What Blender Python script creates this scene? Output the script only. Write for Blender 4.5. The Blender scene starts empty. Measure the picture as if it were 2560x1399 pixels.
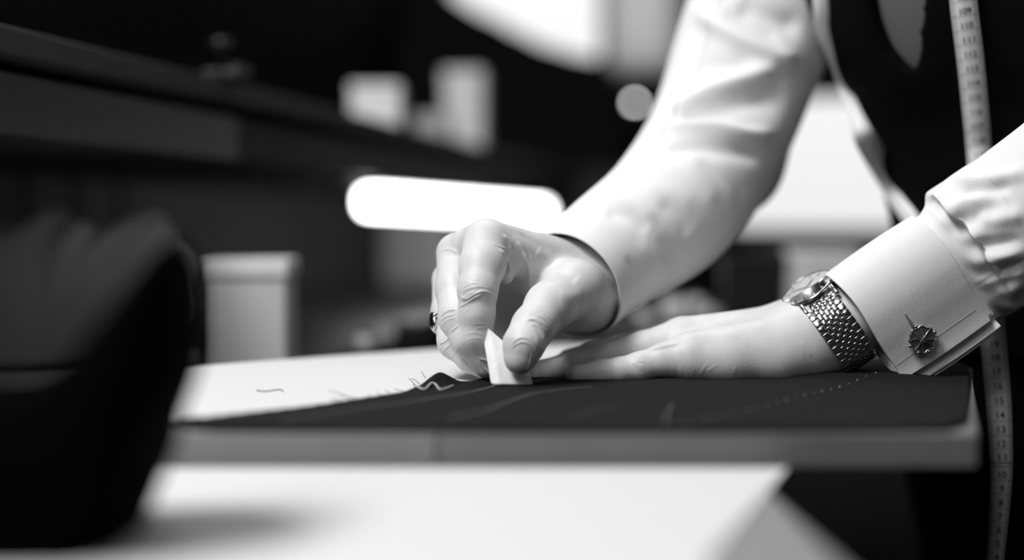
import bpy, bmesh, math, random
import numpy as np
from mathutils import Vector, Matrix
from mathutils.bvhtree import BVHTree
random.seed(7); rng = np.random.default_rng(7)
S = bpy.context.scene
COL = S.collection

# ------------------------------------------------------------------ camera, world, lights, exposure
F = 3555.0                                   # focal length in pixels of the 2560x1399 frame (50 mm on 36 mm)
PITCH = math.atan((699.5-575.0)/F)
TOP = 0.900                                  # height of the cutting board's top
CAM = np.array([0.0, 0.0, TOP+0.088])
FWD = np.array([0, math.cos(PITCH), -math.sin(PITCH)])
UPV = np.array([0, math.sin(PITCH), math.cos(PITCH)])
RGT = np.array([1.0, 0, 0])
cd = bpy.data.cameras.new('camera'); cam = bpy.data.objects.new('camera', cd); COL.objects.link(cam)
cam.location = CAM; cam.rotation_euler = (math.pi/2-PITCH, 0, 0)
cd.sensor_fit = 'HORIZONTAL'; cd.sensor_width = 36.0; cd.lens = F/2560*36.0
cd.clip_start = 0.02; cd.clip_end = 60
cd.dof.use_dof = True; cd.dof.focus_distance = 0.816; cd.dof.aperture_fstop = 1.72
S.camera = cam
S.view_settings.view_transform = 'Standard'; S.view_settings.look = 'None'
S.view_settings.gamma = 1; S.view_settings.use_curve_mapping = False
S.view_settings.exposure = 0.12

w = bpy.data.worlds.new('world'); S.world = w; w.use_nodes = True
nt = w.node_tree; bg = nt.nodes['Background']
tc = nt.nodes.new('ShaderNodeTexCoord'); sx = nt.nodes.new('ShaderNodeSeparateXYZ')
mr = nt.nodes.new('ShaderNodeMapRange'); mr.inputs[1].default_value = -0.1; mr.inputs[2].default_value = 0.5
mr.inputs[3].default_value = 0.72; mr.inputs[4].default_value = 1.2
nt.links.new(tc.outputs['Generated'], sx.inputs[0]); nt.links.new(sx.outputs['Z'], mr.inputs[0])
nt.links.new(mr.outputs[0], bg.inputs['Strength']); bg.inputs['Color'].default_value = (1, 1, 1, 1)

def area(name, loc, target, size, sizey, power):
    l = bpy.data.lights.new(name, 'AREA'); l.shape = 'RECTANGLE'; l.size = size; l.size_y = sizey; l.energy = power
    o = bpy.data.objects.new(name, l); COL.objects.link(o); o.location = loc
    o.rotation_euler = (Vector(target)-Vector(loc)).to_track_quat('-Z', 'Y').to_euler()
    return o
area('ceiling_lamp_key', (-0.78, 0.27, 2.25), (0.05, 0.85, 0.95), 0.6, 0.6, 40)
area('rear_fill', (0.0, 1.45, 2.42), (0.1, 0.9, 0.95), 0.9, 0.5, 8)  # unseen overhead fill, added to brighten the shelf boxes and sleeve
area('front_fill', (-0.75, -0.60, 2.15), (0.1, 0.8, 0.95), 0.7, 0.7, 7.0)  # unseen fill, added to light the surfaces facing the camera
area('right_fill', (1.0, -0.75, 2.25), (0.3, 0.8, 0.85), 0.7, 0.7, 1.2)  # unseen weak fill, added to brighten the hanging tape

# ------------------------------------------------------------------ helpers
def P(u, v, d):
    """world point seen at pixel (u, v), d millimetres along the camera axis"""
    d = d*0.001
    return CAM + d*(FWD + (u-1280.0)/F*RGT - (v-699.5)/F*UPV)
def RAY(u, v):
    r = FWD + (u-1280.0)/F*RGT - (v-699.5)/F*UPV
    return r/np.linalg.norm(r)
def T(u, v, z=TOP):
    r = RAY(u, v); return CAM + r*((z-CAM[2])/r[2])
def V(p): return Vector((float(p[0]), float(p[1]), float(p[2])))

MATS = {}
def mat(name, g, rough=0.6, metal=0.0, spec=0.5, bump=None, var=0.0, varscale=8.0, sss=0.0, emit=None, coat=0.0, sheen=0.0):
    if name in MATS: return MATS[name]
    m = bpy.data.materials.new(name); m.use_nodes = True; n = m.node_tree.nodes; L = m.node_tree.links
    b = n['Principled BSDF']; b.inputs['Base Color'].default_value = (g, g, g, 1)
    b.inputs['Roughness'].default_value = rough; b.inputs['Metallic'].default_value = metal
    b.inputs['Specular IOR Level'].default_value = spec
    if coat: b.inputs['Coat Weight'].default_value = coat; b.inputs['Coat Roughness'].default_value = 0.15
    if sheen: b.inputs['Sheen Weight'].default_value = sheen
    if sss:
        b.inputs['Subsurface Weight'].default_value = sss; b.inputs['Subsurface Radius'].default_value = (1, 1, 1)
        b.inputs['Subsurface Scale'].default_value = 0.0022
    t = n.new('ShaderNodeTexCoord')
    if var:
        no = n.new('ShaderNodeTexNoise'); no.inputs['Scale'].default_value = varscale; no.inputs['Detail'].default_value = 5
        L.new(t.outputs['Object'], no.inputs['Vector'])
        r = n.new('ShaderNodeMapRange'); r.inputs[1].default_value = 0.3; r.inputs[2].default_value = 0.7
        r.inputs[3].default_value = g*(1-var); r.inputs[4].default_value = g*(1+var)
        L.new(no.outputs['Fac'], r.inputs[0]); L.new(r.outputs[0], b.inputs['Base Color'])
    if bump:
        kind, sc, st, dist = bump
        bp = n.new('ShaderNodeBump'); bp.inputs['Strength'].default_value = st; bp.inputs['Distance'].default_value = dist
        if kind == 'noise':
            no = n.new('ShaderNodeTexNoise'); no.inputs['Scale'].default_value = sc; no.inputs['Detail'].default_value = 4
            L.new(t.outputs['Object'], no.inputs['Vector']); L.new(no.outputs['Fac'], bp.inputs['Height'])
        elif kind == 'grain':
            mp = n.new('ShaderNodeMapping'); mp.inputs['Scale'].default_value = (1, 14, 14)
            no = n.new('ShaderNodeTexNoise'); no.inputs['Scale'].default_value = sc; no.inputs['Detail'].default_value = 6
            L.new(t.outputs['Object'], mp.inputs[0]); L.new(mp.outputs[0], no.inputs['Vector']); L.new(no.outputs['Fac'], bp.inputs['Height'])
        elif kind == 'skin':
            vo = n.new('ShaderNodeTexVoronoi'); vo.inputs['Scale'].default_value = sc; vo.feature = 'F1'
            no = n.new('ShaderNodeTexNoise'); no.inputs['Scale'].default_value = sc*0.6; no.inputs['Detail'].default_value = 5
            ad = n.new('ShaderNodeMath'); ad.operation = 'MULTIPLY_ADD'; ad.inputs[1].default_value = 0.8
            L.new(t.outputs['Object'], vo.inputs['Vector']); L.new(t.outputs['Object'], no.inputs['Vector'])
            L.new(vo.outputs['Distance'], ad.inputs[0]); L.new(no.outputs['Fac'], ad.inputs[2]); L.new(ad.outputs[0], bp.inputs['Height'])
        elif kind == 'weave':                 # needs UVs in metres; twill-like pairs of waves
            wv = []
            for rot in (0.62, -0.95):
                mp = n.new('ShaderNodeMapping'); mp.inputs['Rotation'].default_value = (0, 0, rot)
                wa = n.new('ShaderNodeTexWave'); wa.inputs['Scale'].default_value = sc; wa.inputs['Distortion'].default_value = 0.3
                L.new(t.outputs['UV'], mp.inputs[0]); L.new(mp.outputs[0], wa.inputs['Vector']); wv.append(wa)
            mu = n.new('ShaderNodeMath'); mu.operation = 'MULTIPLY'
            L.new(wv[0].outputs['Fac'], mu.inputs[0]); L.new(wv[1].outputs['Fac'], mu.inputs[1]); L.new(mu.outputs[0], bp.inputs['Height'])
        L.new(bp.outputs[0], b.inputs['Normal'])
    if emit is not None:
        b.inputs['Emission Color'].default_value = (1, 1, 1, 1); b.inputs['Emission Strength'].default_value = emit
    MATS[name] = m
    return m

def tag(o, label=None, cat=None, group=None, kind=None):
    if label: o['label'] = label
    if cat: o['category'] = cat
    if group: o['group'] = group
    if kind: o['kind'] = kind
    return o
def empty(name, loc=(0, 0, 0), rz=0.0, parent=None):
    o = bpy.data.objects.new(name, None); COL.objects.link(o); o.empty_display_size = 0.02
    o.location = loc; o.rotation_euler = (0, 0, rz)
    if parent: o.parent = parent
    return o
def meshobj(name, verts, faces, m, parent=None, smooth=True, uv=None):
    me = bpy.data.meshes.new(name)
    me.from_pydata([tuple(map(float, v)) for v in verts], [], [tuple(map(int, f)) for f in faces])
    return finish(name, me, m, parent, smooth, uv)
def finish(name, me, m, parent=None, smooth=True, uv=None):
    if m: me.materials.append(m)
    if smooth: me.polygons.foreach_set('use_smooth', [True]*len(me.polygons))
    if uv is not None:
        ul = me.uv_layers.new(name='UVMap')
        li = np.zeros(len(me.loops), dtype=np.int32); me.loops.foreach_get('vertex_index', li)
        ul.data.foreach_set('uv', np.asarray(uv, dtype=np.float32)[li].ravel())
    me.update()
    o = bpy.data.objects.new(name, me); COL.objects.link(o)
    if parent:
        o.parent = parent
        bpy.context.view_layer.update()
        # children are given in world coordinates
        o.matrix_parent_inverse = parent.matrix_world.inverted()
    return o
def bmobj(name, bm, m, parent=None, smooth=False, local=False):
    bmesh.ops.recalc_face_normals(bm, faces=bm.faces)
    me = bpy.data.meshes.new(name); bm.to_mesh(me); bm.free()
    if m: me.materials.append(m)
    if smooth: me.polygons.foreach_set('use_smooth', [True]*len(me.polygons))
    o = bpy.data.objects.new(name, me); COL.objects.link(o)
    if parent:
        o.parent = parent
        if not local:
            bpy.context.view_layer.update(); o.matrix_parent_inverse = parent.matrix_world.inverted()
    return o
def box_bm(size, loc=(0, 0, 0), bev=0.002, seg=2, M=None):
    bm = bmesh.new(); bmesh.ops.create_cube(bm, size=1.0)
    bmesh.ops.scale(bm, vec=size, verts=bm.verts)
    if bev: bmesh.ops.bevel(bm, geom=bm.edges[:], offset=min(bev, min(size)*0.45), segments=seg, affect='EDGES', profile=0.5)
    bmesh.ops.translate(bm, vec=loc, verts=bm.verts)
    if M is not None: bmesh.ops.transform(bm, matrix=M, verts=bm.verts)
    return bm
def prism_bm(poly, z0, z1, bev=0.0):
    """vertical prism over a polygon of (x, y)"""
    bm = bmesh.new(); vs = [bm.verts.new((p[0], p[1], z0)) for p in poly]
    f = bm.faces.new(vs); r = bmesh.ops.extrude_face_region(bm, geom=[f])
    bmesh.ops.translate(bm, vec=(0, 0, z1-z0), verts=[e for e in r['geom'] if isinstance(e, bmesh.types.BMVert)])
    bmesh.ops.recalc_face_normals(bm, faces=bm.faces)
    if bev: bmesh.ops.bevel(bm, geom=bm.edges[:], offset=bev, segments=2, affect='EDGES', profile=0.5)
    return bm
def lathe_bm(prof, n=32, M=None, cap=True):
    """profile of (r, z) turned about z"""
    bm = bmesh.new(); rings = []
    for r, z in prof:
        rings.append([bm.verts.new((r*math.cos(2*math.pi*i/n), r*math.sin(2*math.pi*i/n), z)) for i in range(n)])
    for a, b in zip(rings[:-1], rings[1:]):
        for i in range(n): bm.faces.new((a[i], a[(i+1) % n], b[(i+1) % n], b[i]))
    if cap:
        bm.faces.new(rings[0][::-1]); bm.faces.new(rings[-1])
    if M is not None: bmesh.ops.transform(bm, matrix=M, verts=bm.verts)
    return bm
def catmull(pts, n):
    """n samples through the rows of pts"""
    p = np.asarray(pts, float); p = np.vstack([2*p[0]-p[1], p, 2*p[-1]-p[-2]])
    out = []
    for s in np.linspace(0, len(p)-3-1e-6, n):
        i = int(s); t = s-i; a, b, c, d = p[i:i+4]
        out.append(0.5*((2*b)+(-a+c)*t+(2*a-5*b+4*c-d)*t*t+(-a+3*b-3*c+d)*t**3))
    return np.array(out)
def frames(c, ref):
    """parallel-transported normal/binormal along the curve c, ref: first normal"""
    t = np.gradient(c, axis=0); t /= np.linalg.norm(t, axis=1)[:, None]
    N = []; nrm = np.asarray(ref, float)
    for k in range(len(c)):
        nrm = nrm-np.dot(nrm, t[k])*t[k]; nrm = nrm/np.linalg.norm(nrm); N.append(nrm.copy())
    N = np.array(N); B = np.cross(t, N)
    return t, N, B
def tube_bm(path, r, seg=6, n=None, bm=None, r1=None):
    c = catmull(path, n) if n else np.asarray(path, float)
    t, N, B = frames(c, (0.3, 0.2, 0.93))
    bm = bm or bmesh.new(); rings = []
    for k in range(len(c)):
        rr = r if r1 is None else r+(r1-r)*k/(len(c)-1)
        rings.append([bm.verts.new(c[k]+rr*(math.cos(2*math.pi*i/seg)*N[k]+math.sin(2*math.pi*i/seg)*B[k])) for i in range(seg)])
    for a, b in zip(rings[:-1], rings[1:]):
        for i in range(seg): bm.faces.new((a[i], a[(i+1) % seg], b[(i+1) % seg], b[i]))
    bm.faces.new(rings[0][::-1]); bm.faces.new(rings[-1])
    return bm

# ---- implicit modelling: round cones blended in a voxel block, skinned with OpenVDB
def smin(a, b, k):
    h = np.maximum(k-np.abs(a-b), 0)/k
    return np.minimum(a, b)-h*h*k*0.25
class Vol:
    def __init__(s, lo, hi, h):
        s.lo = np.asarray(lo, float); s.h = h
        s.n = np.ceil((np.asarray(hi)-s.lo)/h).astype(int)+1
        s.ax = [(s.lo[i]+h*np.arange(s.n[i])).astype(np.float32) for i in range(3)]
    def new(s): return np.full(s.n, 0.5, np.float32)
    def sl(s, lo, hi):
        a = np.clip(np.floor((lo-s.lo)/s.h).astype(int), 0, s.n); b = np.clip(np.ceil((hi-s.lo)/s.h).astype(int)+1, 0, s.n)
        return tuple(slice(a[i], b[i]) for i in range(3))
    def dist(s, q, a, b, ra, rb):
        X = s.ax[0][q[0]][:, None, None]; Y = s.ax[1][q[1]][None, :, None]; Z = s.ax[2][q[2]][None, None, :]
        a = np.asarray(a, np.float32); d = np.asarray(b, np.float32)-a; L2 = max(float(d@d), 1e-12)
        px, py, pz = X-a[0], Y-a[1], Z-a[2]
        t = np.clip((px*d[0]+py*d[1]+pz*d[2])/L2, 0, 1)
        return np.sqrt((px-t*d[0])**2+(py-t*d[1])**2+(pz-t*d[2])**2)-(ra+(rb-ra)*t)
    def cone(s, A, a, b, ra, rb, k):
        m = max(ra, rb)+k+4*s.h
        q = s.sl(np.minimum(a, b)-m, np.maximum(a, b)+m)
        if min(A[q].shape) == 0: return
        A[q] = smin(A[q], s.dist(q, a, b, ra, rb), k)
    def chain(s, A, pts, k):
        for (a, ra), (b, rb) in zip(pts[:-1], pts[1:]): s.cone(A, a, b, ra, rb, k)
    def cut(s, A, a, b, ra, rb, k):
        m = max(ra, rb)+k+4*s.h
        q = s.sl(np.minimum(a, b)-m, np.maximum(a, b)+m)
        if min(A[q].shape) == 0: return
        A[q] = -smin(-A[q], s.dist(q, a, b, ra, rb), k)
    def mesh(s, A):
        import openvdb
        g = openvdb.FloatGrid(background=0.5)
        g.copyFromArray(np.ascontiguousarray(A))
        pts, quads = g.convertToQuads(isovalue=0.0)
        return pts*s.h+s.lo, quads[:, ::-1].astype(np.int64)
def JP(u, v, d, r): return (P(u, v, d), r*0.001)

def vnormals(verts, faces):
    v = verts; f = faces
    n = np.cross(v[f[:, 2]]-v[f[:, 0]], v[f[:, 3]]-v[f[:, 1]])
    out = np.zeros_like(v)
    for k in range(4): np.add.at(out, f[:, k], n)
    return out/np.maximum(np.linalg.norm(out, axis=1), 1e-12)[:, None]
def bvh_of(verts, faces): return BVHTree.FromPolygons([tuple(x) for x in verts], [tuple(map(int, x)) for x in faces])
def cast(bvh, u, v):
    h = bvh.ray_cast(V(CAM), V(RAY(u, v)))
    return (np.array(h[0]), np.array(h[1])) if h[0] is not None else (None, None)
def relief(verts, faces, items, bvh=None):
    """press creases into (amp < 0) or raise folds out of (amp > 0) a surface: (pixel polyline, amp mm, width mm)"""
    bvh = bvh or bvh_of(verts, faces); nr = vnormals(verts, faces); disp = np.zeros(len(verts))
    for line, amp, wid in items:
        lp = catmull(np.array(line, float), max(6, 4*len(line))); pts = []
        for u, v in lp:
            h, _ = cast(bvh, u, v)
            if h is not None: pts.append(h)
        if len(pts) < 2: continue
        pts = np.array(pts); s = wid*0.001
        sel = np.where(np.all(verts > pts.min(0)-3*s, axis=1) & np.all(verts < pts.max(0)+3*s, axis=1))[0]
        q = verts[sel]; best = np.full(len(sel), 1e9); tt = np.zeros(len(sel))
        for k, (a, b) in enumerate(zip(pts[:-1], pts[1:])):
            d = b-a; L2 = d@d
            if L2 < 1e-12 or L2 > (0.03)**2: continue
            t = np.clip(((q-a)@d)/L2, 0, 1); dd = np.linalg.norm(q-a-t[:, None]*d, axis=1)
            up = dd < best; best[up] = dd[up]; tt[up] = (k+t[up])/(len(pts)-1)
        fade = np.clip(np.minimum(tt, 1-tt)/0.22, 0.0, 1.0); fade = 0.10+0.90*fade*fade*(3-2*fade)
        disp[sel] += amp*0.001*np.exp(-(best/s)**2)*fade
    return verts+nr*disp[:, None]

# ------------------------------------------------------------------ materials
skin = mat('skin', 0.59, 0.48, spec=0.42, bump=('skin', 1000.0, 0.11, 0.0005), var=0.07, varscale=70, sss=0.05)
nailm = mat('nail', 0.56, 0.22, spec=0.5)
shirt = mat('shirt_cotton', 0.74, 0.85, spec=0.2, bump=('weave', 380.0, 0.22, 0.0005))
shirt_far = mat('shirt_plain', 0.76, 0.85, spec=0.2, bump=('weave', 400.0, 0.25, 0.0005))
vestm = mat('vest_wool', 0.0012, 0.9, spec=0.1)
trouserm = mat('trouser_wool', 0.001, 0.95, spec=0.05)
steel = mat('steel', 0.62, 0.16, metal=1.0)
darksteel = mat('dark_silver', 0.10, 0.35, metal=1.0)
onyx = mat('black_stone', 0.006, 0.08, spec=0.7)
paperm = mat('paper', 0.62, 0.8, spec=0.2, bump=('noise', 60, 0.1, 0.001))
clothm = mat('dark_suiting', 0.011, 0.95, spec=0.1, bump=('noise', 2500, 0.35, 0.0004), var=0.12, varscale=600)
blackcloth = mat('black_cloth', 0.0006, 0.95, spec=0.02)
greycloth = mat('grey_wool', 0.70, 0.95, spec=0.1, bump=('noise', 900, 0.3, 0.0006))
boardm = mat('board_wood', 0.20, 0.6, bump=('grain', 20, 0.2, 0.0006), var=0.1, varscale=20)
benchm = mat('bench_paint', 0.22, 0.6, bump=('noise', 120, 0.1, 0.0005))
darkwood = mat('dark_wood', 0.012, 0.55, spec=0.2, bump=('grain', 8, 0.2, 0.001), var=0.15, varscale=6)
shelfm = mat('shelf_wood', 0.035, 0.6, spec=0.3, bump=('grain', 8, 0.2, 0.001), var=0.12, varscale=6)
plankm = mat('plank_wood', 0.008, 0.7, spec=0.1, var=0.2, varscale=5)
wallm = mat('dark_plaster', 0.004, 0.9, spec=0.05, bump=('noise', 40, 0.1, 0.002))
ceilm = mat('ceiling_plaster', 0.45, 0.9)
floorm = mat('floor_wood', 0.010, 0.7, spec=0.2, bump=('grain', 6, 0.15, 0.001))
framem = mat('window_frame', 0.015, 0.5)
cardm = mat('grey_card', 0.52, 0.8)
cardlight = mat('pale_card', 0.85, 0.8)
chalkm = mat('chalk', 0.92, 0.75, spec=0.2, bump=('noise', 500, 0.25, 0.0006), sss=0.1, var=0.05, varscale=300)
chalkline = mat('chalk_line', 0.17, 0.95, spec=0.05)
threadm = mat('white_thread', 0.42, 0.8)
blackthread = mat('black_thread', 0.01, 0.9)
tapem = mat('tape_vinyl', 0.80, 0.45, spec=0.4)
inkm = mat('tape_ink', 0.02, 0.6)
glassm = mat('pane_glass', 1.0, 0.02)
b = glassm.node_tree.nodes['Principled BSDF']; b.inputs['Transmission Weight'].default_value = 1.0; b.inputs['IOR'].default_value = 1.02
crystal = mat('crystal', 1.0, 0.02)
b = crystal.node_tree.nodes['Principled BSDF']; b.inputs['Specular IOR Level'].default_value = 0.15; b.inputs['Transmission Weight'].default_value = 1.0; b.inputs['IOR'].default_value = 1.05
dialm = mat('dial_white', 0.93, 0.6)  # white dial, lightened further to stand in for reflected sky
lampm = mat('lamp_tube', 0.8, 0.5, emit=10.0)
bulbm = mat('bulb_glow', 0.8, 0.5, emit=11.0)
curtainm = mat('net_curtain', 0.62, 0.9)
_n = curtainm.node_tree.nodes; _tr = _n.new('ShaderNodeBsdfTranslucent'); _tr.inputs[0].default_value = (0.9, 0.9, 0.9, 1); _mx = _n.new('ShaderNodeMixShader'); _mx.inputs[0].default_value = 0.9
curtainm.node_tree.links.new(_n['Principled BSDF'].outputs[0], _mx.inputs[1]); curtainm.node_tree.links.new(_tr.outputs[0], _mx.inputs[2]); curtainm.node_tree.links.new(_mx.outputs[0], _n['Material Output'].inputs[0])
blindm = mat('blind_fabric', 0.008, 0.9, spec=0.1)
plasticblack = mat('black_plastic', 0.008, 0.35)
spoolm = mat('spool_thread', 0.65, 0.7)

# ------------------------------------------------------------------ the room (turned 12 degrees to the table)
RA = math.radians(11.9)
E1 = np.array([math.sin(RA), math.cos(RA), 0]); E2 = np.array([math.cos(RA), -math.sin(RA), 0])
ZC = CAM[2]
def RM(a, b, z): return a*E2+b*E1+np.array([0, 0, z])
def room_box(name, a, b, z, m, parent=None, bev=0.0, kind=None, label=None, cat=None, group=None, grow=None):
    """box spanning (a0,a1) x (b0,b1) x (z0,z1) in the room's axes"""
    c = RM((a[0]+a[1])/2, (b[0]+b[1])/2, (z[0]+z[1])/2)
    bm = box_bm((a[1]-a[0], b[1]-b[0], z[1]-z[0]), bev=bev)
    bmesh.ops.recalc_face_normals(bm, faces=bm.faces)
    me = bpy.data.meshes.new(name); bm.to_mesh(me); bm.free(); me.materials.append(m)
    o = bpy.data.objects.new(name, me); COL.objects.link(o)
    if parent:
        o.parent = parent; bpy.context.view_layer.update(); o.matrix_parent_inverse = parent.matrix_world.inverted()
    o.location = c; o.rotation_euler = (0, 0, -RA)
    return tag(o, label, cat, group, kind)
AL, AR, B0, B1, HC = -0.90, 2.4, -2.2, 3.2, 2.6
room_box('floor', (AL-0.1, AR+0.1), (B0-0.1, B1+0.1), (-0.06, 0.0), floorm, kind='structure')
room_box('ceiling', (AL-0.1, AR+0.1), (B0-0.1, B1+0.1), (HC, HC+0.06), ceilm, kind='structure')
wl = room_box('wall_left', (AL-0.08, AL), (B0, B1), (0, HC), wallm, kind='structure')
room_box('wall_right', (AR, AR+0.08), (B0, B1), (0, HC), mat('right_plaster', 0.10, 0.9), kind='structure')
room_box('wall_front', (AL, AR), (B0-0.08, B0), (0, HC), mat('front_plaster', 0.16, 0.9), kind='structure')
k = 0
bpos = 0.75
while bpos < 1.75:                               # vertical boards lining the left wall under the shelf
    room_box('plank', (AL, AL+0.012+0.004*(k % 2)), (bpos, bpos+0.052), (0.80, 1.13), plankm, parent=wl, bev=0.003)
    bpos += 0.057; k += 1
# back wall pieced around the two windows
W1 = (-0.86, -0.275, ZC+0.36, ZC+1.30); W2 = (-0.20, 0.95, ZC-0.008, ZC+0.95)
wb = empty('wall_back', RM(0, B1, 0)); wb['kind'] = 'structure'
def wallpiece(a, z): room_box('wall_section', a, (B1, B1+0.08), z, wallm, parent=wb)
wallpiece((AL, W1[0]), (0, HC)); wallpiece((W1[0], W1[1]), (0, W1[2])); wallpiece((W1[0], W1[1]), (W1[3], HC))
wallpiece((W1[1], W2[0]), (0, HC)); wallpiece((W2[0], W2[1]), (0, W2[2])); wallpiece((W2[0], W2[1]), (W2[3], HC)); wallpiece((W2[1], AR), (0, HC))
def window(name, a0, a1, z0, z1, mull):
    e = empty(name, RM((a0+a1)/2, B1, z0)); e['kind'] = 'structure'
    fw = 0.03
    for aa, zz in (((a0, a0+fw), (z0, z1)), ((a1-fw, a1), (z0, z1)), ((a0+fw, a1-fw), (z1-fw, z1)), ((a0+fw, a1-fw), (z0, z0+0.012))):
        room_box('window_frame', aa, (B1+0.005, B1+0.06), zz, framem, parent=e, bev=0.003)
    edges = [a0+fw]
    for mu in mull:
        room_box('mullion', (mu-0.012, mu+0.012), (B1+0.01, B1+0.055), (z0+0.012, z1-fw), framem, parent=e, bev=0.003)
        edges += [mu-0.012, mu+0.012]
    edges.append(a1-fw)
    for i in range(0, len(edges), 2):
        room_box('pane', (edges[i], edges[i+1]), (B1+0.03, B1+0.034), (z0+0.012, z1-fw), glassm, parent=e)
    return e
window('window_1', *W1, [-0.462])
window('window_2', *W2, [0.62])

# ------------------------------------------------------------------ table: cutting board on a white-covered bench
BZ0 = TOP-0.0145
FD = 613.0
def tx(u, d): return (u-1280.0)/F*d*0.001
def yd(d): return d*0.001
front_y = T(1280, 1085)[1]
jx = (1087-1280)/F*front_y
board = empty('cutting_board', (0, 0.85, BZ0))
tag(board, 'wide wooden cutting board under the dark suiting, jointed at its front edge', 'board')
rl, rr_ = T(250, 928), T(1480, 856)
m_ = T(1480, 856)
rearL = [T(200, 930), T(830, 890)]
bmobj('board_panel', prism_bm([(-0.235, front_y-0.0006), (jx, front_y-0.0006), (jx, 0.985), (-0.19, 0.935), (-0.245, 0.90)], BZ0, TOP, 0.0006), boardm, board)
bmobj('board_panel', prism_bm([(jx+0.0002, front_y+0.0004), (0.201, front_y+0.0004), (0.292, 0.90), (0.292, 1.10), (0.06, 1.10), (jx+0.0002, 0.995)], BZ0, TOP, 0.0006),
      mat('board_wood_dark', 0.15, 0.6, bump=('grain', 20, 0.2, 0.0006), var=0.1, varscale=20), board)

bench = empty('workbench', (-0.2, 0.7, 0))
tag(bench, 'low grey workbench carrying the cutting board, its near top covered in white paper', 'table')
bmobj('bench_top', box_bm((0.763, 0.84, 0.03), (-0.2785, 0.60, BZ0-0.015-0.0002), 0.003), benchm, bench)
for lx in (-0.61, 0.06):
    for ly in (0.24, 0.96):
        bmobj('leg', box_bm((0.06, 0.06, BZ0-0.03), (lx, ly, (BZ0-0.03)/2), 0.004), benchm, bench)
bmobj('apron', box_bm((0.62, 0.02, 0.08), (-0.275, 0.215, BZ0-0.072), 0.003), benchm, bench)

def sheet(name, poly, z, th, m, label, cat):
    return tag(bmobj(name, prism_bm(poly, z, z+th), m), label, cat)
lz = BZ0
c1, c2 = T(1985, 1186, lz), T(1770, 1399, lz)
c3 = c2+(c2-c1)*0.55
sheet('paper_sheet', [(-0.64, 0.20), (c3[0], 0.20+0*c3[1]), (c2[0], c2[1]), (c1[0], front_y-0.004), (-0.64, front_y-0.004)], lz+0.0002, 0.0005, paperm,
      'large blurred white paper sheet on the bench in front of the board', 'paper')
rp = [T(440, 1062), T(1380, 1010), T(1700, 960)]
sheet('paper_sheet', [(-0.20, 0.64), (0.10, 0.70), (0.12, 0.87), (0.075, 1.085), (0.055, 1.085), T(1190, 868)[:2], T(830, 892)[:2], T(470, 918)[:2], (-0.23, 0.88)], TOP+0.0002, 0.0005, paperm,
      'white pattern paper on the board behind the dark suiting', 'paper')

# dark suiting on the board
back_px = [(380, 1058), (440, 1056), (520, 1052), (600, 1043), (700, 1030), (790, 1018), (850, 1010), (930, 1000), (1000, 990), (1042, 976), (1080, 971), (1120, 967), (1160, 963),
           (1240, 961), (1300, 955), (1380, 946), (1500, 938), (1700, 930), (1900, 915), (2100, 902), (2250, 898), (2300, 900), (2424, 912)]
bp = np.array([T(u, v) for u, v in back_px])
NX, NY = 420, 110
xs = np.linspace(-0.150, 0.289, NX)
yb = np.interp(xs, bp[:, 0], bp[:, 1])
fx = [-0.17, -0.13, 0.0, 0.08, 0.13, 0.16, 0.190, 0.206, 0.235, 0.2685, 0.289]
fy = [0.640, front_y+0.004, front_y+0.001, front_y+0.001, front_y+0.002, front_y+0.003, front_y+0.006, 0.640, 0.728, 0.832, 0.898]
yf = np.interp(xs, fx, fy)
yb = yb+0.0009*np.sin(xs*900)*np.clip((0.0-xs)*40, 0, 1)+0.0005*np.sin(xs*2300+1)
vv = []; uvs = []
seamA, seamB = T(2226, 944), T(1640, 1092)
def cloth_z(x, y, ybk):
    e = ybk-y
    px_ = 1280+x/y*F
    z = TOP+0.0020+0.0003*math.sin(x*60+y*33)+0.0002*math.sin(x*140-y*90)
    z += 0.0072*math.exp(-((px_-1098)/38.0)**2)*math.exp(-(e/0.010)**2)                    # lifted corner beside the chalk hand
    z += 0.0020*math.exp(-((px_-1215)/30.0)**2)*math.exp(-(e/0.006)**2)
    z += 0.0032*math.exp(-((x-0.205)/0.055)**2)*math.exp(-((y-0.835)/0.035)**2)             # swelling under the cuff
    z -= 0.0030*math.exp(-((x-0.085)/0.05)**2)*math.exp(-((y-0.845)/0.03)**2)*0.3
    d = (seamB-seamA)[:2]; L = np.linalg.norm(d); n_ = np.array([-d[1], d[0]])/L
    q = np.array([x, y])-seamA[:2]; s_ = q@n_; t_ = (q@d)/L/L
    if -0.05 < t_ < 1.05: z += 0.0009*math.exp(-((s_-0.002)/0.0025)**2)-0.0009*math.exp(-(s_/0.0013)**2)
    return z
for j in range(NY):
    for i in range(NX):
        t_ = (j/(NY-1))**0.7
        y = yf[i]+(yb[i]-yf[i])*t_
        vv.append((xs[i], y, cloth_z(xs[i], y, yb[i])))
ff = [(j*NX+i, j*NX+i+1, (j+1)*NX+i+1, (j+1)*NX+i) for j in range(NY-1) for i in range(NX-1)]
cloth = meshobj('suiting_cloth', vv, ff, clothm)
md = cloth.modifiers.new('solid', 'SOLIDIFY'); md.thickness = 0.0012; md.offset = -1
tag(cloth, 'dark wool suiting panel spread over the board under both hands, with a frayed edge', 'fabric')
CLB = bvh_of(vv, ff)
def on_cloth(u, v, lift=0.0005):
    h, _ = cast(CLB, u, v)
    if h is None: h = T(u, v, TOP+0.002)
    return h+np.array([0, 0, lift])
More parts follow.
